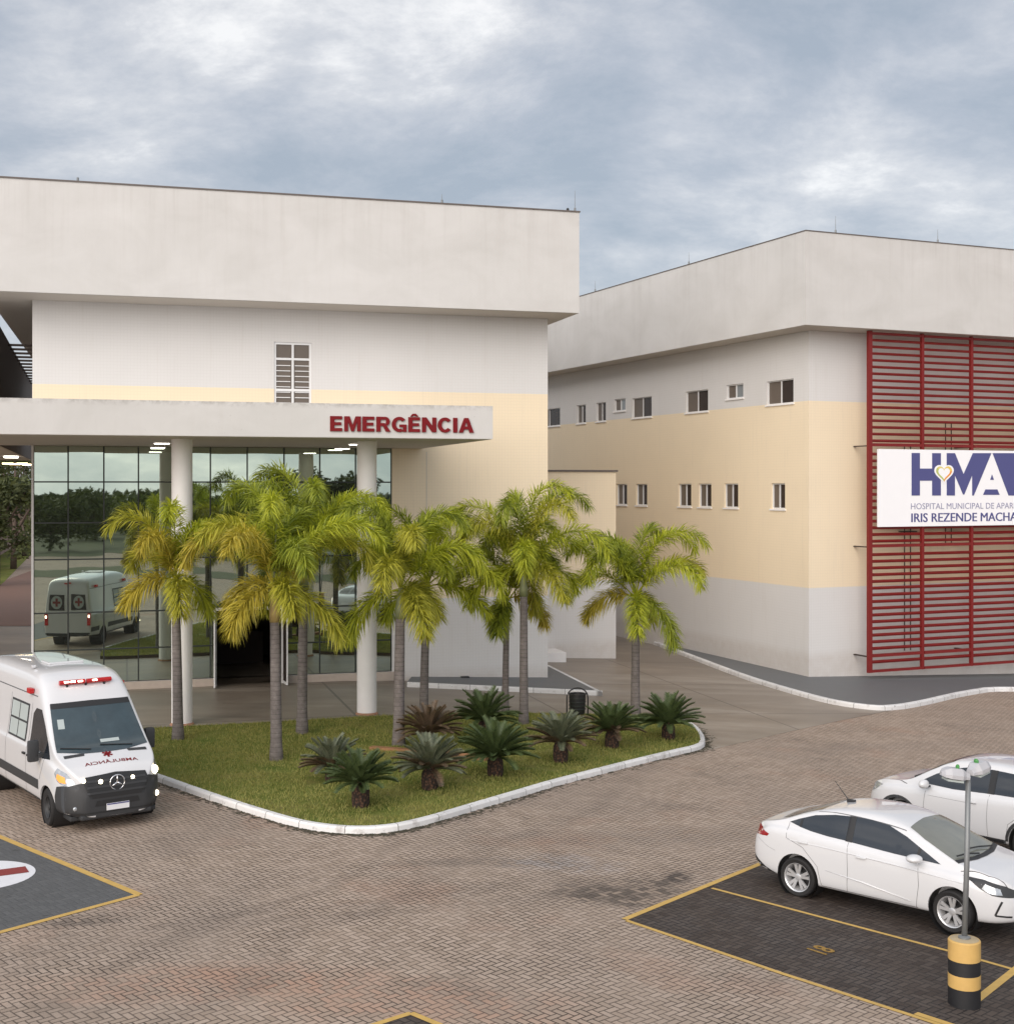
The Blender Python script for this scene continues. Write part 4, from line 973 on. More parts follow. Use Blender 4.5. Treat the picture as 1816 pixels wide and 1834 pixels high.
# what the glass front mirrors: woodland and trees across the lot
def refl(px, L, h_px=None):
    """place a thing so that its image in the glass front stands at px, optical distance L"""
    P0 = Vector(((px - PX) / F * L, L)); d = (P0 - F1.A).dot(F1.v); return P0 - F1.v * 2 * d
rr = random.Random(77)
for i, (px, L, h, r, m_, lb) in enumerate(((95, 128, 6.2, 4.5, TLM, 'dark round tree mirrored at the left end of the glass'), (165, 150, 6.8, 5.0, TLM, 'tree mirrored in the glass above the ambulance'), (225, 165, 6.6, 4.5, TLM2, 'small crowned tree mirrored left of the first column'), (300, 142, 5.6, 4.2, TLM, 'low tree mirrored behind the left column'),
        (345, 170, 7.6, 2.2, TLM, 'narrow pointed tree mirrored right of the left column'), (405, 126, 6.3, 3.0, TLM2, 'light green tree mirrored over the doorway'), (460, 150, 5.8, 4.4, TLM2, 'spreading tree mirrored right of the doorway'), (545, 104, 9.3, 3.2, TLM, 'tall dark tree mirrored between the doorway and the right column'), (625, 106, 9.0, 2.9, TLM, 'tall tree mirrored beside the right column'), (690, 118, 6.8, 3.0, TLM, 'tree mirrored in the last glass bay on the right'))):
    q_ = refl(px, L); tree(q_.x, q_.y, h * (.93 if h > 8 else .80), r, 80 + i, lb, m_, 3200, 'trees mirrored in the glass front', .22, .05)
def wood():
    rnd = random.Random(5); V = []; Fc = []
    a, b = refl(-500, 185), refl(1100, 185)
    for i in range(26000):
        t = rnd.random(); p = a.lerp(b, t); q = Vector((p.x + rnd.gauss(0, 3), p.y + rnd.gauss(0, 3))); top = 4.9 + 1.3 * mnoise.noise(Vector((t * 34, 2, 1))) + .9 * mnoise.noise(Vector((t * 120, 5, 1)))
        z = rnd.uniform(-.5, top); u_ = Vector((rnd.gauss(0, 1), rnd.gauss(0, 1), rnd.gauss(0, .6))).normalized(); v_ = u_.cross(Vector((rnd.gauss(0, 1), rnd.gauss(0, 1), rnd.gauss(0, 1)))).normalized(); s = rnd.uniform(.4, .8); k = len(V); c = Vector((q.x, q.y, z))
        V += [c - u_ * s, c - v_ * s * .6, c + u_ * s, c + v_ * s * .6]; Fc.append((k, k + 1, k + 2, k + 3))
    tag(fast_mesh('woodland', V, Fc, TLM), kind='stuff', label='far dark wood mirrored along the glass front', cat='woodland')
wood()
M_VERGE = plain('dry_verge_grass', (.075, .085, .04), .95, var=.4, scale=.5)
va, vb, vc, vd = refl(-400, 92), refl(1000, 92), refl(1000, 100), refl(-400, 100)
sheet('verge', [(p.x, p.y) for p in (va, vb, vc, vd)], M_VERGE, .02)
va, vb, vc, vd = refl(-400, 118), refl(1000, 118), refl(1000, 210), refl(-400, 210)
sheet('verge', [(p.x, p.y) for p in (va, vb, vc, vd)], M_VERGE, .02)
# low timber edging between the cycads
pa, pb = gp(664, 1340, .12), gp(872, 1361, .12); mb = MB(); d = pb - pa
mb.box((0, -.1, .0), (d.length, .1, .16), bev=.01); o = mb.build('timber_edging', M_WOOD, loc=pa); o.rotation_euler = (0, 0, math.atan2(d.y, d.x)); tag(o, label='long low terracotta timber beam lying in the grass behind the cycads', cat='beam')
# bin
p = gp(1034, 1283, .1); BN = empty('litter_bin', p, R(10), label='black litter bin hung in a hooped steel frame on the island edge', cat='bin')
mb = MB(); hoop = [(-.30, 0, -.1), (-.30, 0, .62)] + [(-.30 * math.cos(a), 0, .62 + .27 * math.sin(a)) for a in [math.pi * k / 12 for k in range(1, 12)]] + [(.30, 0, .62), (.30, 0, -.1)]
mb.tube(hoop, .02, 8); mb.tube([(-.3, 0, .1), (.3, 0, .1)], .015, 6); mb.build('frame', M_BLACK, BN, smooth=True)
mb = MB(); mb.lathe([(.19, .17), (.21, .2), (.235, .70), (.25, .71), (.25, .74), (.215, .74), (.19, .25), (.02, .24)], 24, close=False); mb.build('basket', M_BLACK, BN, smooth='auto')
mb = MB(); [mb.lathe([(.238, z), (.246, z + .012), (.238, z + .024)], 24, close=False) for z in (.3, .4, .5, .6)]; mb.build('basket_rings', M_MULL, BN)
# ------------------------------------------------------------ lamp post on its striped bollard
b = gp(1727, 1800); LP = empty('lamp_post', b, R(0), label='grey lamp post with two white heads on a yellow and black bollard', cat='lamp post')
HB = .82; rb = .195
zs_ = [0, .235, .40, .575, HB]
for i, m_ in enumerate((M_BBLK, M_BYEL, M_BBLK, M_BYEL)):
    mb = MB(); e = .0015 * (i % 2)
    mb.lathe([(rb + e, zs_[i] - (.1 if i == 0 else 0)), (rb + e, zs_[i + 1] - (.0 if i < 3 else .015))] + ([(rb - .012, HB)] if i == 3 else []), 40)
    mb.build('bollard_band', m_, LP, smooth='auto')
MB().lathe([(rb - .02, HB + .001), (rb - .05, HB + .012), (.02, HB + .012)], 32).build('bollard_cap', M_CONCC, LP, smooth='auto')
HP = CH - (1366 - HY) / F * b.y; tx = (1734 - 1727) / F * b.y
MB().tube([(0, 0, HB), (tx * .6, 0, HP * .6), (tx, 0, HP)], [.036, .034, .033], 12).build('pole', M_STEEL, LP, smooth=True)
MB().lathe([(.075, HB + .012), (.075, HB + .03), (.04, HB + .045)], 12).build('pole_flange', M_STEEL, LP)
for s_, az in ((0, R(188)), (1, R(38))):
    H_ = MB(); prof = [(.05, .035, .03), (.0, .045, .045), (.12, .075, .062), (.30, .080, .058), (.38, .06, .04), (.41, .02, .02)]
    rings = []
    for (x, wy, hz_) in [(0, .04, .035), (.06, .05, .045), (.12, .078, .062), (.28, .082, .06), (.36, .062, .042), (.385, .02, .02)]:
        rings.append([H_.bm.verts.new((x, wy * c1, hz_ * c2 * (1 if c2 > 0 else .45))) for c1, c2 in ((-1, -.5), (-1, .25), (-.6, 1), (.6, 1), (1, .25), (1, -.5))])
    for r0, r1 in zip(rings, rings[1:]):
        for k in range(6): H_.bm.faces.new((r0[k], r0[(k + 1) % 6], r1[(k + 1) % 6], r1[k]))
    H_.bm.faces.new(rings[0]); H_.bm.faces.new(rings[-1])
    h_ = H_.build('lamp_head', M_LUM, LP); h_.location = (tx + (.0 if s_ == 0 else .02), .0, HP + .02 + .05 * s_); h_.rotation_euler = (0, R(-9), az); h_.scale = (.95, 1.35, 1.7)
    l_ = MB().box((.1, -.065, -.035), (.32, .065, -.02)).build('diffuser', M_FROST, h_); s2 = MB().lathe([(.022, .045), (.024, .075), (.014, .088)], 12, c=(.17, 0, 0)).build('photocell', M_GREEN, h_)
# ============================================================ VEHICLES
def hermite(pts, x):
    n = len(pts)
    if x <= pts[0][0]: return pts[0][1]
    if x >= pts[-1][0]: return pts[-1][1]
    for i in range(n - 1):
        if pts[i][0] <= x <= pts[i + 1][0]:
            x0, y0 = pts[i]; x1, y1 = pts[i + 1]; h = x1 - x0
            def sl_(j):
                if j == 0: return (pts[1][1] - pts[0][1]) / (pts[1][0] - pts[0][0])
                if j == n - 1: return (pts[-1][1] - pts[-2][1]) / (pts[-1][0] - pts[-2][0])
                a = (pts[j][1] - pts[j - 1][1]) / (pts[j][0] - pts[j - 1][0]); b = (pts[j + 1][1] - pts[j][1]) / (pts[j + 1][0] - pts[j][0])
                return 0 if a * b <= 0 else 2 * a * b / (a + b)
            m0, m1 = sl_(i) * h, sl_(i + 1) * h; t = (x - x0) / h
            return (2 * t ** 3 - 3 * t * t + 1) * y0 + (t ** 3 - 2 * t * t + t) * m0 + (-2 * t ** 3 + 3 * t * t) * y1 + (t ** 3 - t * t) * m1
def car_body(par, top, wid, bot, belt, xs, tumble, wheels, wr, mat, shoulder=.07, glass_in=.03, crown_=.03, name='body'):
    mb = MB(); rings = []
    for x in xs:
        zt, w_, zs, zb = hermite(top, x), hermite(wid, x), hermite(bot, x), hermite(belt, x)
        zb = min(zb, zt - .03); h = zt - zb; k = min(1, h / .15)
        yE = w_ - shoulder - glass_in * k - tumble * max(0, h)
        c = [(0, zs), (w_ * .55, zs), (w_ - .09, zs + .005), (w_ - .02, zs + .06), (w_ - .002, zs + (zb - zs) * .35), (w_, zs + (zb - zs) * .62), (w_ - .008, zb - .10 * k - .02), (w_ - shoulder * .45, zb - .01), (w_ - shoulder - glass_in * k * .8, zb + .012 * k + .15 * h * (1 - k)),
             (w_ - shoulder - glass_in * k - tumble * h * .5, zb + h * .5), (yE + .015, zb + h * .84), (yE - .05, zt - crown_ * .9), (yE * .55, zt - crown_ * .25), (0, zt)]
        rings.append([mb.bm.verts.new((x, y, z)) for y, z in c] + [mb.bm.verts.new((x, -y, z)) for y, z in c[1:-1]][::-1])
    n = len(rings[0])
    for a, b in zip(rings, rings[1:]):
        for k in range(n): mb.bm.faces.new((a[k], a[(k + 1) % n], b[(k + 1) % n], b[k]))
    for rg in (rings[0], rings[-1]):
        m = 13
        for k in range(m):
            l0, l1 = rg[k], rg[k + 1]; r0, r1 = rg[(-k) % n], rg[(-k - 1) % n]
            vs = []
            for v in (l0, l1, r1, r0):
                if v not in vs: vs.append(v)
            if len(vs) > 2: mb.bm.faces.new(vs)
    o = mb.build(name, mat, par, smooth=True)
    md = o.modifiers.new('s', 'SUBSURF'); md.levels = md.render_levels = 2
    cutters = []
    for wx in wheels:
        for s_ in (-1, 1):
            cb = MB(); w_ = hermite(wid, wx); cb.lathe([(wr, s_ * (w_ - .30)), (wr, s_ * (w_ + .2))], 48, axis='y', c=(wx[0] if isinstance(wx, tuple) else wx, 0, wr * .86)); c = cb.build('cut', mat); c.parent = par; cutters.append(c)
            b_ = o.modifiers.new('b', 'BOOLEAN'); b_.operation = 'DIFFERENCE'; b_.object = c; b_.solver = 'EXACT'
    bpy.context.view_layer.update(); dg = bpy.context.evaluated_depsgraph_get(); me = bpy.data.meshes.new_from_object(o.evaluated_get(dg)); o.modifiers.clear(); o.data = me
    for c in cutters: bpy.data.objects.remove(c)
    me.materials.clear(); me.materials.append(mat)
    for p_ in me.polygons: p_.use_smooth = True
    me.set_sharp_from_angle(angle=R(42))
    bm = bmesh.new(); bm.from_mesh(me); bvh = BVHTree.FromBMesh(bm); bm.free()
    return o, bvh
AX = {'L': (lambda a, b: Vector((a, 4, b)), Vector((0, -1, 0)), 0, 2), 'R': (lambda a, b: Vector((a, -4, b)), Vector((0, 1, 0)), 0, 2), 'T': (lambda a, b: Vector((a, b, 5)), Vector((0, 0, -1)), 0, 1),
      'F': (lambda a, b: Vector((9, a, b)), Vector((-1, 0, 0)), 1, 2), 'B': (lambda a, b: Vector((-9, a, b)), Vector((1, 0, 0)), 1, 2)}
def decal(name, par, bvh, ax, polys, mat, off=.004, step=.05, lim=None):
    org, dr, i0, i1 = AX[ax]; bm = bmesh.new()
    if not isinstance(polys[0][0], (tuple, list)): polys = [polys]
    for pl in polys:
        f = bm.faces.new([bm.verts.new((p_[0], p_[1], 0)) for p_ in pl]); bmesh.ops.triangulate(bm, faces=[f])
    return decal_bm(name, par, bvh, ax, bm, mat, off, step)
def decal_bm(name, par, bvh, ax, bm, mat, off, step):
    org, dr, i0, i1 = AX[ax]
    for k in (0, 1):
        lo_ = min(v.co[k] for v in bm.verts); hi_ = max(v.co[k] for v in bm.verts); c = math.ceil(lo_ / step) * step
        while c < hi_:
            co = [0, 0, 0]; no = [0, 0, 0]; co[k] = c; no[k] = 1; bmesh.ops.bisect_plane(bm, geom=bm.verts[:] + bm.edges[:] + bm.faces[:], plane_co=co, plane_no=no); c += step
    bad = []
    for v in bm.verts:
        hit, nrm, _, _ = bvh.ray_cast(org(v.co.x, v.co.y), dr)
        if hit is None: bad.append(v); continue
        if nrm.dot(dr) > 0: nrm = -nrm
        v.co = hit + nrm * off
    if bad: bmesh.ops.delete(bm, geom=bad, context='VERTS')
    for f in bm.faces:
        f.normal_update()
        if f.normal.dot(dr) > 0: f.normal_flip()
    me = bpy.data.meshes.new(name); bm.to_mesh(me); bm.free(); me.materials.append(mat)
    for p_ in me.polygons: p_.use_smooth = True
    o = bpy.data.objects.new(name, me); C.objects.link(o); o.parent = par; return o
def seam(par, bvh, ax, pts, mat, wd=.006, name='seam', off=.003):
    pl = []; P2 = [Vector(p_) for p_ in pts]
    for a, b in zip(P2, P2[1:]):
        d = (b - a).normalized(); nn = Vector((-d.y, d.x)) * wd / 2; pl.append([tuple(a - nn), tuple(b - nn), tuple(b + nn), tuple(a + nn)])
    return decal(name, par, bvh, ax, pl, mat, off, .06)
def wheel(par, x, y, r, side, rimr, spokes=5, rimmat=None, wd=.2, steer=0, steel=False):
    """side = +1 when the outer face looks to +y"""
    s = side; rimmat = rimmat or M_RIM
    hub = MB().lathe([(.09, -s * .07), (.09, s * .02)], 20, axis='y').build('wheel', M_DARK, par); hub.location = (x, y, r); hub.rotation_euler = (0, 0, steer)
    w2 = wd / 2
    MB().lathe([(rimr - .01, -w2 * .8), (r - .03, -w2), (r - .008, -w2 * .82), (r, -w2 * .5), (r, w2 * .5), (r - .008, w2 * .82), (r - .03, w2), (rimr - .005, w2 * .86), (rimr - .02, w2 * .6)], 44, axis='y', close=False).build('tyre', M_RUB, hub, smooth='auto')
    mb = MB(); mb.lathe([(rimr - .012, s * (w2 * .8)), (rimr + .004, s * w2 * .92), (rimr - .004, s * w2 * .84), (rimr - .03, s * w2 * .2), (rimr - .045, -s * w2 * .5)], 40, axis='y', close=False)
    if steel: mb.lathe([(rimr - .03, s * w2 * .3), (rimr - .09, s * w2 * .55), (.07, s * w2 * .45), (.06, s * w2 * .75), (.001, s * w2 * .8)], 32, axis='y', close=False)
    else:
        mb.lathe([(.055, s * w2 * .2), (.055, s * w2 * .62), (.035, s * w2 * .68), (.001, s * w2 * .68)], 20, axis='y', close=False)
        for k in range(spokes):
            a = 2 * math.pi * k / spokes + .3
            for da in (-.20, .20):
                p0 = Vector((math.cos(a + da * .9) * .045, 0, math.sin(a + da * .9) * .045)); p1 = Vector((math.cos(a + da) * (rimr - .02), 0, math.sin(a + da) * (rimr - .02))); t_ = Vector((-math.sin(a + da), 0, math.cos(a + da)))
                y0, y1 = s * w2 * .60, s * w2 * .74; q = len(mb.bm.verts)
                vs = [mb.bm.verts.new(v) for v in (p0 - t_ * .018 + Vector((0, y0, 0)), p0 + t_ * .018 + Vector((0, y0, 0)), p1 + t_ * .026 + Vector((0, y1, 0)), p1 - t_ * .026 + Vector((0, y1, 0)),
                      p0 - t_ * .016 + Vector((0, y0 - s * .03, 0)), p0 + t_ * .016 + Vector((0, y0 - s * .03, 0)), p1 + t_ * .022 + Vector((0, y1 - s * .03, 0)), p1 - t_ * .022 + Vector((0, y1 - s * .03, 0)))]
                for f in ((0, 1, 2, 3), (4, 7, 6, 5), (0, 4, 5, 1), (2, 6, 7, 3), (0, 3, 7, 4), (1, 5, 6, 2)): mb.bm.faces.new([vs[i] for i in f])
    mb.build('rim', rimmat, hub, smooth='auto')
    MB().lathe([(rimr - .05, -s * .02), (.001, -s * .02)], 24, axis='y', close=False).build('brake_disc', M_BLACK, hub)
    return hub
def liner(par, x, y0, y1, r, zc):
    MB().lathe([(r, y0), (r, y1)], 40, axis='y', c=(x, 0, zc), close=False).build('arch_liner', M_BLACK, par)
def ell(name, par, c, s, mat, rot=(0, 0, 0), cut=None):
    bm = bmesh.new(); bmesh.ops.create_uvsphere(bm, u_segments=18, v_segments=12, radius=1); me = bpy.data.meshes.new(name); bm.to_mesh(me); bm.free(); me.materials.append(mat)
    for p_ in me.polygons: p_.use_smooth = True
    o = bpy.data.objects.new(name, me); C.objects.link(o); o.parent = par; o.location = c; o.scale = s; o.rotation_euler = rot; return o
frange = lambda a, b, n: [a + (b - a) * i / (n - 1) for i in range(n)]
def both(f):
    for s in ('L', 'R'): f(s, 1 if s == 'L' else -1)
M_SEAM = plain('panel_gap', (.10, .10, .105), .6, var=0)
# ------------------------------------------------------------ sedan
def sedan():
    p1, p2 = gp(1430, 1606), gp(1702, 1678); d = (p2 - p1); d.z = 0; d.normalize(); az = math.atan2(d.y, d.x)
    rt = Vector((d.y, -d.x, 0)); o = p1 - rt * .80; E = empty('sedan', (o.x, o.y, p1.z), az, label='white four door sedan parked nose right in the marked bay, nearest the camera', cat='car')
    top = [(-.90, .62), (-.885, .90), (-.84, 1.04), (-.60, 1.095), (-.42, 1.13), (-.1, 1.27), (.30, 1.40), (.75, 1.465), (1.15, 1.475), (1.5, 1.44), (1.75, 1.37), (2.15, 1.20), (2.50, 1.04), (2.62, 1.0), (2.9, .95), (3.15, .87), (3.30, .76), (3.37, .60)]
    wid = [(-.90, .60), (-.86, .72), (-.7, .80), (-.3, .845), (.5, .86), (1.8, .86), (2.6, .855), (2.95, .81), (3.2, .70), (3.33, .54), (3.37, .44)]
    bot = [(-.90, .42), (-.8, .32), (-.4, .24), (0, .20), (2.5, .20), (3.0, .20), (3.37, .24)]
    belt = [(-.90, .80), (-.5, 1.03), (-.1, 1.03), (.6, 1.0), (1.6, .93), (2.3, .87), (2.7, .84), (3.1, .76), (3.37, .55)]
    body, bv = car_body(E, top, wid, bot, belt, [-.90, -.875, -.80, -.66, -.5, -.3, -.1, .1, .35, .6, .9, 1.2, 1.5, 1.75, 2.0, 2.25, 2.45, 2.6, 2.8, 3.0, 3.15, 3.27, 3.34, 3.37], .36, (0, 2.53), .365, M_PAINT)
    def side(s, sg):
        decal('side_window', E, bv, s, [(-.20, 1.13), (-.05, 1.195), (.22, 1.29), (.55, 1.345), (.84, 1.365), (.84, 1.015), (.5, 1.03), (.2, 1.055), (0, 1.085)], M_CGL, .004)
        decal('side_window', E, bv, s, [(.86, 1.012), (.86, 1.366), (1.15, 1.365), (1.45, 1.33), (1.75, 1.22), (2.05, 1.07), (2.32, .935), (1.6, .965)], M_CGL, .0045)
        decal('window_pillar', E, bv, s, [[(.80, 1.01), (.80, 1.366), (.91, 1.366), (.91, 1.005)], [(-.02, 1.09), (.0, 1.2), (.03, 1.21), (.02, 1.085)], [(1.93, .955), (1.96, 1.11), (2.0, 1.09), (1.97, .953)]], M_BLACK, .007)
        seam(E, bv, s, [(.86, 1.0), (.88, .6), (.86, .26)], M_SEAM); seam(E, bv, s, [(2.0, .93), (2.03, .6), (1.98, .26)], M_SEAM); seam(E, bv, s, [(-.20, 1.12), (-.2, .9), (.10, .80), (.36, .55), (.42, .27)], M_SEAM)
        seam(E, bv, s, [(.42, .26), (2.0, .26)], M_SEAM, .008)
        mb = MB(); yy = lambda x: sg * (hermite(wid, x) - .004)
        mb.tube([(.50, yy(.5), .52), (1.1, yy(1.1), .46), (1.9, yy(1.9), .34)], [.003, .010, .004], 8, sq=1.4); mb.build('door_crease', M_PAINT, E, smooth=True)
        seam(E, bv, s, [(-.75, .80), (-.55, .70), (-.40, .66)], M_SEAM, .003)
        mb = MB(); mb.tube([(x_, sg * (hermite(wid, x_) - .012), z_) for x_, z_ in ((-.6, .88), (-.1, .875), (.5, .865), (1.1, .845), (1.7, .82), (2.2, .79), (2.7, .75))], [.002, .009, .010, .010, .010, .009, .003], 8); mb.build('shoulder_crease', M_PAINT, E, smooth=True)
        decal('tail_lamp', E, bv, s, [(-.90, .84), (-.90, .99), (-.80, .99), (-.52, .90), (-.56, .86)], M_LAMPR, .006)
        decal('headlight', E, bv, s, [(2.66, .855), (2.95, .83), (3.20, .755), (3.34, .67), (3.30, .60), (3.08, .64), (2.92, .72), (2.80, .80)], M_DARK, .006)
        decal('headlight_lens', E, bv, s, [(2.98, .78), (3.16, .72), (3.20, .64), (3.05, .66), (2.95, .72)], M_LENS, .010)
        seam(E, bv, s, [(3.20, .56), (3.12, .36), (3.30, .34)], M_BLACK, .025, 'fog_trim', .006)
        for hx, hz in ((.02, .88), (1.02, .83)):
            y = sg * (hermite(wid, hx) + .012); MB().box((hx - .0, y - .012, hz - .012), (hx + .17, y + .014, hz + .014), bev=.008).build('door_handle', M_PAINT, E, smooth='auto')
        m = ell('mirror', E, (2.0, sg * .94, 1.0), (.12, .13, .062), M_PAINT, (0, 0, 0)); MB().box((1.96, min(sg * .80, sg * .9), .95), (2.03, max(sg * .80, sg * .9), .975)).build('mirror_arm', M_BLACK, E)
        for wx in (0, 2.53): liner(E, wx, sg * .5, sg * (hermite(wid, wx) - .03), .362, .314)
        wheel(E, 0, sg * .755, .308, sg, .222); wheel(E, 2.53, sg * .755, .308, sg, .222, steer=R(-6))
        decal('rear_valance', E, bv, s, [(-.89, .43), (-.86, .52), (-.60, .36), (-.42, .29), (-.5, .26), (-.8, .33)], M_BLACK, .004)
    both(side)
    decal('windscreen', E, bv, 'T', [(1.74, -.52), (2.0, -.60), (2.52, -.68), (2.60, -.3), (2.62, 0), (2.60, .3), (2.52, .68), (2.0, .60), (1.74, .52), (1.70, 0)], M_WSH, .004)
    decal('windscreen_edge', E, bv, 'T', [[(2.50, -.68), (2.60, -.3), (2.62, 0), (2.60, .3), (2.50, .68), (2.57, .70), (2.68, .3), (2.70, 0), (2.68, -.3), (2.57, -.70)]], M_BLACK, .007)
    decal('rear_window', E, bv, 'T', [(-.44, -.50), (-.2, -.56), (.1, -.53), (.26, -.50), (.30, 0), (.26, .50), (.1, .53), (-.2, .56), (-.44, .50), (-.50, 0)], plain('bronze_rear_glass', (.075, .06, .045), .06, var=.2, spec=.8), .004)
    seam(E, bv, 'T', [(.25, -.60), (1.1, -.60), (1.72, -.60)], M_SEAM, .008); seam(E, bv, 'T', [(.25, .60), (1.1, .60), (1.72, .60)], M_SEAM, .008)
    seam(E, bv, 'T', [(2.62, -.74), (3.0, -.66), (3.28, -.52)], M_SEAM); seam(E, bv, 'T', [(2.62, .74), (3.0, .66), (3.28, .52)], M_SEAM)
    seam(E, bv, 'T', [(-.46, -.60), (-.80, -.62)], M_SEAM); seam(E, bv, 'T', [(-.46, .60), (-.80, .62)], M_SEAM)
    decal('grille', E, bv, 'F', [(-.50, .56), (-.34, .62), (.34, .62), (.50, .56), (.40, .38), (.2, .30), (-.2, .30), (-.40, .38)], M_BLACK, .006)
    decal('number_plate', E, bv, 'F', [(-.2, .40), (.2, .40), (.2, .52), (-.2, .52)], M_WPNT, .012); decal('number_plate', E, bv, 'B', [(-.2, .62), (.2, .62), (.2, .74), (-.2, .74)], M_WPNT, .012)
    mb = MB(); mb.tube([(2.60, .42, 1.035), (2.52, .1, 1.07), (2.50, -.22, 1.10)], .011, 6); mb.tube([(2.62, -.10, 1.03), (2.54, -.35, 1.06), (2.49, -.58, 1.06)], .011, 6); mb.build('wiper', M_BLACK, E)
    mb = MB(); mb.box((.42, -.03, 1.40), (.56, .03, 1.47), bev=.012); mb.tube([(.44, 0, 1.45), (.2, 0, 1.72)], [.008, .004], 6); mb.build('antenna', M_BLACK, E)
    return E
sedan()
# ------------------------------------------------------------ crossover
def crossover():
    q = gp(1612, 1498); d = Vector((-.665, .747, 0)).normalized(); az = math.atan2(d.y, d.x)
    lf = Vector((-d.y, d.x, 0)); o = q - lf * .80 - d * 2.60; E = empty('crossover', (o.x, o.y, q.z), az, label='white crossover parked nose left behind the sedan, cut by the right edge', cat='car')
    top = [(-.80, .70), (-.79, 1.0), (-.72, 1.20), (-.55, 1.40), (-.30, 1.55), (.2, 1.615), (.9, 1.64), (1.4, 1.62), (1.75, 1.53), (2.08, 1.35), (2.42, 1.13), (2.55, 1.09), (2.95, 1.04), (3.2, .97), (3.36, .86), (3.43, .70)]
    wid = [(-.80, .66), (-.7, .80), (-.3, .87), (.6, .89), (1.8, .89), (2.7, .88), (3.0, .85), (3.25, .74), (3.4, .58), (3.43, .50)]
    bot = [(-.80, .40), (-.4, .28), (0, .25), (2.6, .25), (3.43, .30)]
    belt = [(-.80, .95), (-.4, 1.12), (.5, 1.08), (1.6, 1.03), (2.4, .98), (2.9, .93), (3.2, .84), (3.43, .65)]
    body, bv = car_body(E, top, wid, bot, belt, [-.80, -.785, -.72, -.6, -.42, -.2, .1, .5, .9, 1.3, 1.6, 1.85, 2.1, 2.3, 2.45, 2.6, 2.8, 3.0, 3.15, 3.28, 3.38, 3.43], .32, (0, 2.60), .40, M_PAINT)
    def side(s, sg):
        decal('side_window', E, bv, s, [(-.36, 1.20), (-.2, 1.43), (.2, 1.50), (.72, 1.515), (.72, 1.115), (.2, 1.13)], M_CGL, .004)
        decal('side_window', E, bv, s, [(.80, 1.11), (.80, 1.515), (1.2, 1.505), (1.55, 1.43), (1.9, 1.28), (2.22, 1.09), (1.5, 1.075)], M_CGL, .0045)
        decal('window_pillar', E, bv, s, [[(.70, 1.11), (.70, 1.516), (.83, 1.516), (.83, 1.11)]], M_BLACK, .007)
        seam(E, bv, s, [(.78, 1.1), (.80, .7), (.78, .32)], M_SEAM); seam(E, bv, s, [(2.02, 1.06), (2.06, .7), (2.0, .32)], M_SEAM); seam(E, bv, s, [(-.1, 1.12), (.1, .9), (.4, .65), (.45, .32)], M_SEAM); seam(E, bv, s, [(1.0, .90), (1.98, .90)], M_SEAM, .004)
        decal('sill_trim', E, bv, s, [(.45, .27), (2.12, .27), (2.12, .36), (.45, .36)], M_DARK, .005)
        for wx in (0, 2.6):
            pl = []
            for k in range(16):
                a0, a1 = math.pi * (k / 16), math.pi * ((k + 1) / 16)
                pl.append([(wx + math.cos(a) * r_, .344 + math.sin(a) * r_) for a, r_ in ((a0, .402), (a0, .455), (a1, .455), (a1, .402))])
            decal('arch_trim', E, bv, s, pl, M_DARK, .006)
            liner(E, wx, sg * .5, sg * (hermite(wid, wx) - .03), .397, .344)
        decal('headlight', E, bv, s, [(2.98, .92), (3.2, .93), (3.38, .84), (3.40, .76), (3.26, .75), (3.1, .83)], M_LENS, .006)
        decal('tail_lamp', E, bv, s, [(-.79, .95), (-.75, 1.12), (-.5, 1.08), (-.55, .98)], M_LAMPR, .006)
        y = sg * .90
        for hx, hz in ((.08, .97), (1.0, .93)): MB().box((hx, y - .01, hz - .014), (hx + .18, y + .018, hz + .014), bev=.008).build('door_handle', M_PAINT, E, smooth='auto')
        ell('mirror', E, (1.98, sg * 1.0, 1.12), (.085, .125, .085), M_PAINT); MB().box((1.94, min(sg * .83, sg * .95), 1.05), (2.02, max(sg * .83, sg * .95), 1.08)).build('mirror_arm', M_BLACK, E)
        wheel(E, 0, sg * .78, .335, sg, .22); wheel(E, 2.6, sg * .78, .335, sg, .22)
    both(side)
    decal('windscreen', E, bv, 'T', [(1.62, -.56), (1.9, -.64), (2.44, -.73), (2.50, 0), (2.44, .73), (1.9, .64), (1.62, .56), (1.56, 0)], M_CGL, .004)
    decal('rear_window', E, bv, 'B', [(-.5, 1.22), (.5, 1.22), (.44, 1.46), (-.44, 1.46)], M_CGL, .004)
    seam(E, bv, 'T', [(2.46, -.78), (3.0, -.70), (3.34, -.55)], M_SEAM); seam(E, bv, 'T', [(2.46, .78), (3.0, .70), (3.34, .55)], M_SEAM)
    decal('grille', E, bv, 'F', [(-.45, .62), (-.4, .76), (.4, .76), (.45, .62), (.3, .40), (-.3, .40)], M_BLACK, .006)
    mb = MB(); mb.tube([(2.50, .45, 1.105), (2.40, .1, 1.16)], .011, 6); mb.tube([(2.51, -.1, 1.10), (2.42, -.45, 1.13)], .011, 6); mb.build('wiper', M_BLACK, E)
    return E
crossover()
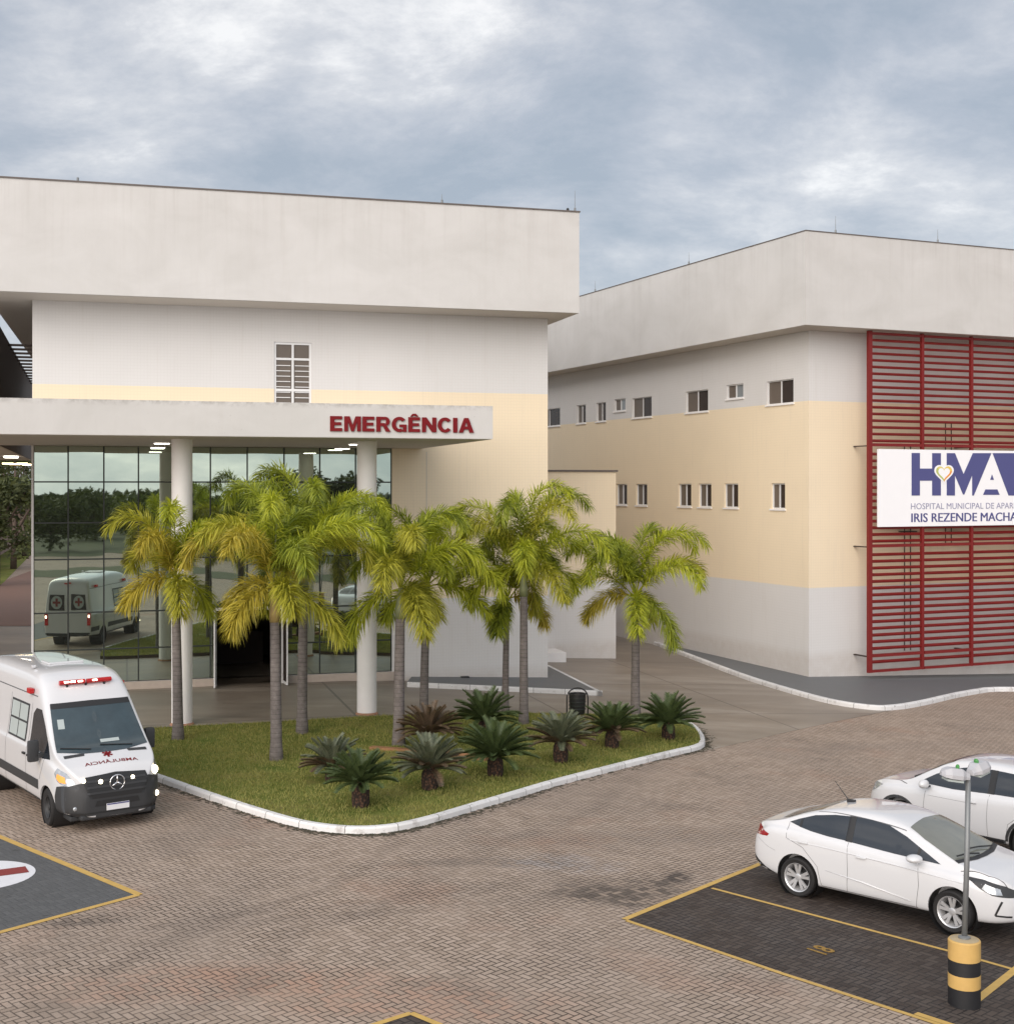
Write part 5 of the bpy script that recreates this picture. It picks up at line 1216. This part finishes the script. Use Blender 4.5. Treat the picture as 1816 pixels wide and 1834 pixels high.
# ------------------------------------------------------------ ambulance van
def ambulance():
    q = gp(101, 1477); q2 = gp(267, 1452); lat = (q2 - q); lat.z = 0; lat.normalize(); d = Vector((lat.y, -lat.x, 0)); az = math.atan2(d.y, d.x)
    # near wheel is the vehicle's right front wheel
    o = q + lat * .80 - d * 3.66; E = empty('ambulance', (o.x, o.y, 0), az, label='white high roofed ambulance van with lit headlamps and red roof beacons', cat='ambulance')
    top = [(-1.22, 1.6), (-1.215, 2.40), (-1.15, 2.60), (-1.0, 2.68), (0, 2.72), (1.8, 2.73), (2.35, 2.71), (2.72, 2.60), (3.0, 2.36), (3.22, 2.10), (3.55, 1.72), (3.86, 1.40), (4.0, 1.33), (4.3, 1.20), (4.5, 1.06), (4.60, .88), (4.63, .66)]
    wid = [(-1.22, .92), (-1.15, .98), (0, 1.0), (3.2, 1.0), (3.9, .975), (4.2, .93), (4.45, .82), (4.58, .66), (4.63, .55)]
    bot = [(-1.22, .42), (0, .36), (3.4, .34), (4.63, .26)]
    belt = [(-1.22, 1.30), (2.6, 1.30), (3.3, 1.24), (3.9, 1.14), (4.3, .98), (4.63, .64)]
    xs = [-1.22, -1.20, -1.12, -.9, -.4, .2, .8, 1.4, 1.9, 2.3, 2.55, 2.8, 3.0, 3.2, 3.4, 3.6, 3.8, 3.95, 4.1, 4.3, 4.45, 4.55, 4.61, 4.63]
    body, bv = car_body(E, top, wid, bot, belt, xs, .105, (0, 3.66), .40, M_PAINT, shoulder=.035, glass_in=.02, crown_=.05)
    def side(s, sg):
        decal('door_window', E, bv, s, [(2.56, 1.30), (2.58, 1.92), (2.72, 2.04), (3.02, 2.04), (3.30, 1.78), (3.56, 1.48), (3.72, 1.22), (3.40, 1.20), (3.2, 1.28)], M_CGL, .005)
        for (a, b) in ((1.25, 2.25),) if sg < 0 else ((1.25, 2.25),):
            decal('window_surround', E, bv, s, [(a - .06, 1.34), (b + .06, 1.34), (b + .06, 2.06), (a - .06, 2.06)], M_DARK, .004)
            mx_, mz = (a + b) / 2, 1.70
            for (u0, u1, v0, v1) in ((a, mx_ - .02, 1.38, mz - .02), (mx_ + .02, b, 1.38, mz - .02), (a, mx_ - .02, mz + .02, 2.02), (mx_ + .02, b, mz + .02, 2.02)):
                decal('side_window', E, bv, s, [(u0, v0), (u1, v0), (u1, v1), (u0, v1)], M_FROST, .009)
        decal('side_moulding', E, bv, s, [(.45, .60), (3.22, .60), (3.22, .78), (.45, .78)], M_DARK, .008); decal('side_moulding', E, bv, s, [(-1.18, .60), (-.45, .60), (-.45, .78), (-1.18, .78)], M_DARK, .008)
        decal('sill_trim', E, bv, s, [(.45, .37), (3.2, .37), (3.2, .43), (.45, .43)], M_DARK, .006)
        seam(E, bv, s, [(2.46, 2.10), (2.46, .45)], M_SEAM, .01); seam(E, bv, s, [(3.5, 1.20), (3.40, 1.0), (3.28, .8)], M_SEAM, .008); seam(E, bv, s, [(1.12, 2.15), (1.12, .45)], M_SEAM, .01); seam(E, bv, s, [(-1.1, 2.25), (2.7, 2.25)], M_SEAM, .02)
        for hx in (2.3, 2.6): MB().box((hx - .02, min(sg * .98, sg * 1.03), 1.12), (hx + .12, max(sg * .98, sg * 1.03), 1.16), bev=.01).build('door_handle', M_BLACK, E)
        for bx in (-.6, 2.38):
            MB().box((bx - .10, min(sg * .84, sg * .93), 2.28), (bx + .10, max(sg * .84, sg * .935), 2.38), bev=.015).build('side_beacon', M_LBAR, E)
        MB().box((3.24, min(sg * 1.02, sg * 1.22), 1.14), (3.38, max(sg * 1.02, sg * 1.22), 1.54), bev=.045).build('mirror', M_DARK, E, smooth='auto')
        MB().box((3.30, min(sg * .93, sg * 1.05), 1.22), (3.42, max(sg * .93, sg * 1.05), 1.30), bev=.01).build('mirror_arm', M_DARK, E)
        decal('headlight', E, bv, s, [(4.02, 1.02), (4.06, 1.12), (4.30, 1.06), (4.46, .93), (4.50, .84), (4.30, .84), (4.12, .90)], M_LENS, .008)
        if sg < 0: decal('indicator', E, bv, s, [(4.12, 1.03), (4.30, .98), (4.36, .88), (4.20, .89), (4.10, .95)], M_AMB, .012)
        decal('bumper', E, bv, s, [(4.06, .36), (4.06, .62), (4.12, .80), (4.30, .835), (4.60, .835), (4.63, .30), (4.3, .29)], M_DARK, .010)
        for wx in (0, 3.66): liner(E, wx, sg * .55, sg * (hermite(wid, wx) - .03), .398, .344)
        wheel(E, 0, sg * .86, .345, sg, .20, steel=True, rimmat=M_DARK, wd=.23); wheel(E, 3.66, sg * .86, .345, sg, .20, steel=True, rimmat=M_DARK, wd=.23, steer=R(-4))
        MB().lathe([(.045, 0), (.05, .01), (.03, .02)], 16, axis='y').build('x', M_BEAM, E) if False else None
    both(side)
    decal('windscreen', E, bv, 'F', [(-.86, 1.36), (-.4, 1.315), (0, 1.31), (.4, 1.315), (.86, 1.36), (.81, 1.75), (.755, 2.14), (0, 2.15), (-.755, 2.14), (-.81, 1.75)], M_VWS, .006)
    decal('windscreen_band', E, bv, 'F', [(-.765, 2.06), (.765, 2.06), (.75, 2.15), (0, 2.16), (-.75, 2.15)], M_BLACK, .009)
    mb = MB(); 
    for ya, yb in ((.55, -.05), (-.25, -.78)):
        pp = []
        for k in range(5):
            y = ya + (yb - ya) * k / 4; h, _, _, _ = bv.ray_cast(Vector((9, y, 1.37 + .05 * k / 4)), Vector((-1, 0, 0))); pp.append(h + Vector((.02, 0, .01)))
        mb.tube(pp, .010, 6)
    mb.build('wiper', M_BLACK, E)
    decal('paper', E, bv, 'F', [(-.02, 1.45), (.34, 1.45), (.34, 1.50), (-.02, 1.50)], M_FROST, .010); decal('sticker', E, bv, 'F', [(-.72, 1.72), (-.60, 1.72), (-.58, 1.88), (-.70, 1.88)], M_FROST, .010)
    decal('bonnet_vent', E, bv, 'T', [(3.98, -.78), (4.06, -.78), (4.07, -.42), (4.00, -.40)], M_DARK, .006); decal('bonnet_vent', E, bv, 'T', [(3.98, .78), (4.06, .78), (4.07, .42), (4.00, .40)], M_DARK, .006)
    for k in range(1):
        pl = []
        for a in (0, 60, 120):
            ca_, sa_ = math.cos(R(a)), math.sin(R(a)); w_, l_ = .022, .095
            pl.append([(4.10 + x * ca_ - y * sa_ * 1.0, x * sa_ + y * ca_) for x, y in ((-l_, -w_), (l_, -w_), (l_, w_), (-l_, w_))])
        decal('bonnet_emblem', E, bv, 'T', pl, M_REDL, .006)
    me = text_mesh('AMBULÂNCIA', 0.0, .01); bm = bmesh.new(); bm.from_mesh(me)
    bmesh.ops.remove_doubles(bm, verts=bm.verts, dist=1e-5)
    x0 = min(v.co.x for v in bm.verts); x1 = max(v.co.x for v in bm.verts)
    for v in bm.verts: v.co = Vector((4.345 - v.co.y * .10, ((v.co.x - x0) / (x1 - x0) - .5) * -1.0, 0))
    decal_bm('lettering', E, bv, 'T', bm, M_REDL, .006, .2)
    decal('grille', E, bv, 'F', [(-.60, .86), (-.56, .98), (0, 1.02), (.56, .98), (.60, .86), (.50, .60), (-.50, .60)], M_BLACK, .012)
    for z in (.70, .80, .90): decal('grille_bar', E, bv, 'F', [(-.55, z - .018), (.55, z - .018), (.55, z + .018), (-.55, z + .018)], M_DARK, .022)
    decal('bumper', E, bv, 'F', [(-.84, .265), (.84, .265), (.86, .60), (.84, .83), (.62, .90), (-.62, .90), (-.84, .83), (-.86, .60)], M_DARK, .010); decal('air_intake', E, bv, 'F', [(-.42, .46), (.42, .46), (.38, .56), (-.38, .56)], M_BLACK, .016)
    MB().box((3.95, -.80, .20), (4.44, .80, .285), bev=.02).build('underride', M_DARK, E); MB().box((4.3, -.66, .22), (4.60, .66, .312), bev=.03).build('underride', M_DARK, E)
    decal('bumper_lip', E, bv, 'F', [(-.78, .335), (.78, .335), (.78, .36), (-.78, .36)], M_BLACK, .016)
    def onface(y, z):
        h, _, _, _ = bv.ray_cast(Vector((9, y, z)), Vector((-1, 0, 0))); return h.x
    for (y, z, r_, m_, nm) in ((.76, .96, .085, M_BEAM, 'headlamp'), (-.60, .93, .035, M_BEAM, 'headlamp'), (.80, .52, .05, M_BEAM, 'fog_lamp'), (-.74, .44, .04, M_LENS, 'fog_lamp'), (-.30, .89, .04, M_BEAM, 'grille_lamp'), (.30, .90, .035, M_BEAM, 'grille_lamp')):
        x = onface(y, z); mb = MB(); rings = []
        for (rr_, dx_) in ((r_, .005), (r_, .02), (r_ * .6, .032)): rings.append([mb.bm.verts.new((x + dx_, y + rr_ * math.cos(2 * math.pi * k / 20), z + rr_ * math.sin(2 * math.pi * k / 20))) for k in range(20)])
        for r0, r1 in zip(rings, rings[1:]):
            for k in range(20): mb.bm.faces.new((r0[k], r0[(k + 1) % 20], r1[(k + 1) % 20], r1[k]))
        mb.bm.faces.new(rings[-1]); mb.build(nm, m_, E, smooth=True)
    x = onface(0, .86) + .03; mb = MB(); ring = [(x, .135 * math.cos(2 * math.pi * k / 28), .85 + .135 * math.sin(2 * math.pi * k / 28)) for k in range(29)]
    mb.tube(ring, .012, 6, cap=False)
    for a in (90, 210, 330): mb.tube([(x, 0, .85), (x, .13 * math.cos(R(a)), .85 + .13 * math.sin(R(a)))], [.022, .006], 6)
    mb.build('grille_emblem', M_CHR, E, smooth=True)
    x = onface(0, .40) + .02; pm = MB().box((x, -.21, .37), (x + .015, .21, .49)).build('number_plate', M_WPNT, E); MB().box((x + .016, -.205, .465), (x + .018, .205, .487)).build('plate_strip', M_NAVY, pm)
    # beacon bar ahead of the high roof
    xb = 2.93; zb = 2.50
    lb = MB(); 
    for (a, b) in ((-.50, -.02), (.02, .50)): lb.tube([(xb - .06 * abs(a), a, zb), (xb - .06 * abs((a + b) / 2), (a + b) / 2, zb), (xb - .06 * abs(b), b, zb)], .055, 12, sq=.8)
    br = lb.build('beacon_bar', M_LBAR, E, smooth='auto')
    mb = MB()
    for y in (-.38, -.26, -.12, .16): mb.box((xb + .035 - .06 * abs(y), y - .045, zb + .0), (xb + .062 - .06 * abs(y), y + .045, zb + .028))
    mb.build('beacon_led', M_LED, br)
    mb = MB()
    for y in (-.36, 0, .36): mb.box((xb - .12, y - .02, zb - .14), (xb + .0, y + .02, zb - .03))
    mb.build('beacon_bracket', M_BLACK, br)
    # rear doors, seen mirrored in the glass front
    seam(E, bv, 'B', [(0, .5), (0, 2.45)], M_SEAM, .012)
    for sg in (-1, 1):
        decal('rear_window', E, bv, 'B', [(sg * .12, 1.42), (sg * .74, 1.42), (sg * .70, 2.02), (sg * .12, 2.02)], M_CGL, .006)
        decal('rear_window_disc', E, bv, 'B', [(sg * .43 + .22 * math.cos(2 * math.pi * k / 24), 1.72 + .25 * math.sin(2 * math.pi * k / 24)) for k in range(24)], M_FROST, .010)
        decal('rear_window_cross', E, bv, 'B', [[(sg * .43 - .045, 1.56), (sg * .43 + .045, 1.56), (sg * .43 + .045, 1.88), (sg * .43 - .045, 1.88)], [(sg * .43 - .15, 1.675), (sg * .43 - .046, 1.675), (sg * .43 - .046, 1.765), (sg * .43 - .15, 1.765)], [(sg * .43 + .046, 1.675), (sg * .43 + .15, 1.675), (sg * .43 + .15, 1.765), (sg * .43 + .046, 1.765)]], M_RPNT, .014)
        MB().box((-1.245, min(sg * .80, sg * .93), .85), (-1.18, max(sg * .80, sg * .93), 1.32), bev=.015).build('tail_lamp', M_LBAR, E)
        MB().box((-1.25, min(sg * .84, sg * .90), 1.15), (-1.244, max(sg * .84, sg * .90), 1.25)).build('tail_lamp_light', M_LED, E)
    decal('bumper', E, bv, 'B', [(-.9, .42), (.9, .42), (.9, .56), (-.9, .56)], M_DARK, .01)
    MB().box((-1.24, -.12, 2.45), (-1.19, .12, 2.50)).build('brake_lamp', M_LBAR, E)
    mb = MB(); mb.box((1.85, -.72, 2.70), (1.93, -.64, 2.75), bev=.01); mb.box((1.3, -.35, 2.715), (1.8, .35, 2.76), bev=.02); mb.build('roof_vent', M_PAINT, E)
    # crew seats read as dark shapes behind the glass only, so nothing is modelled inside
    return E
ambulance()
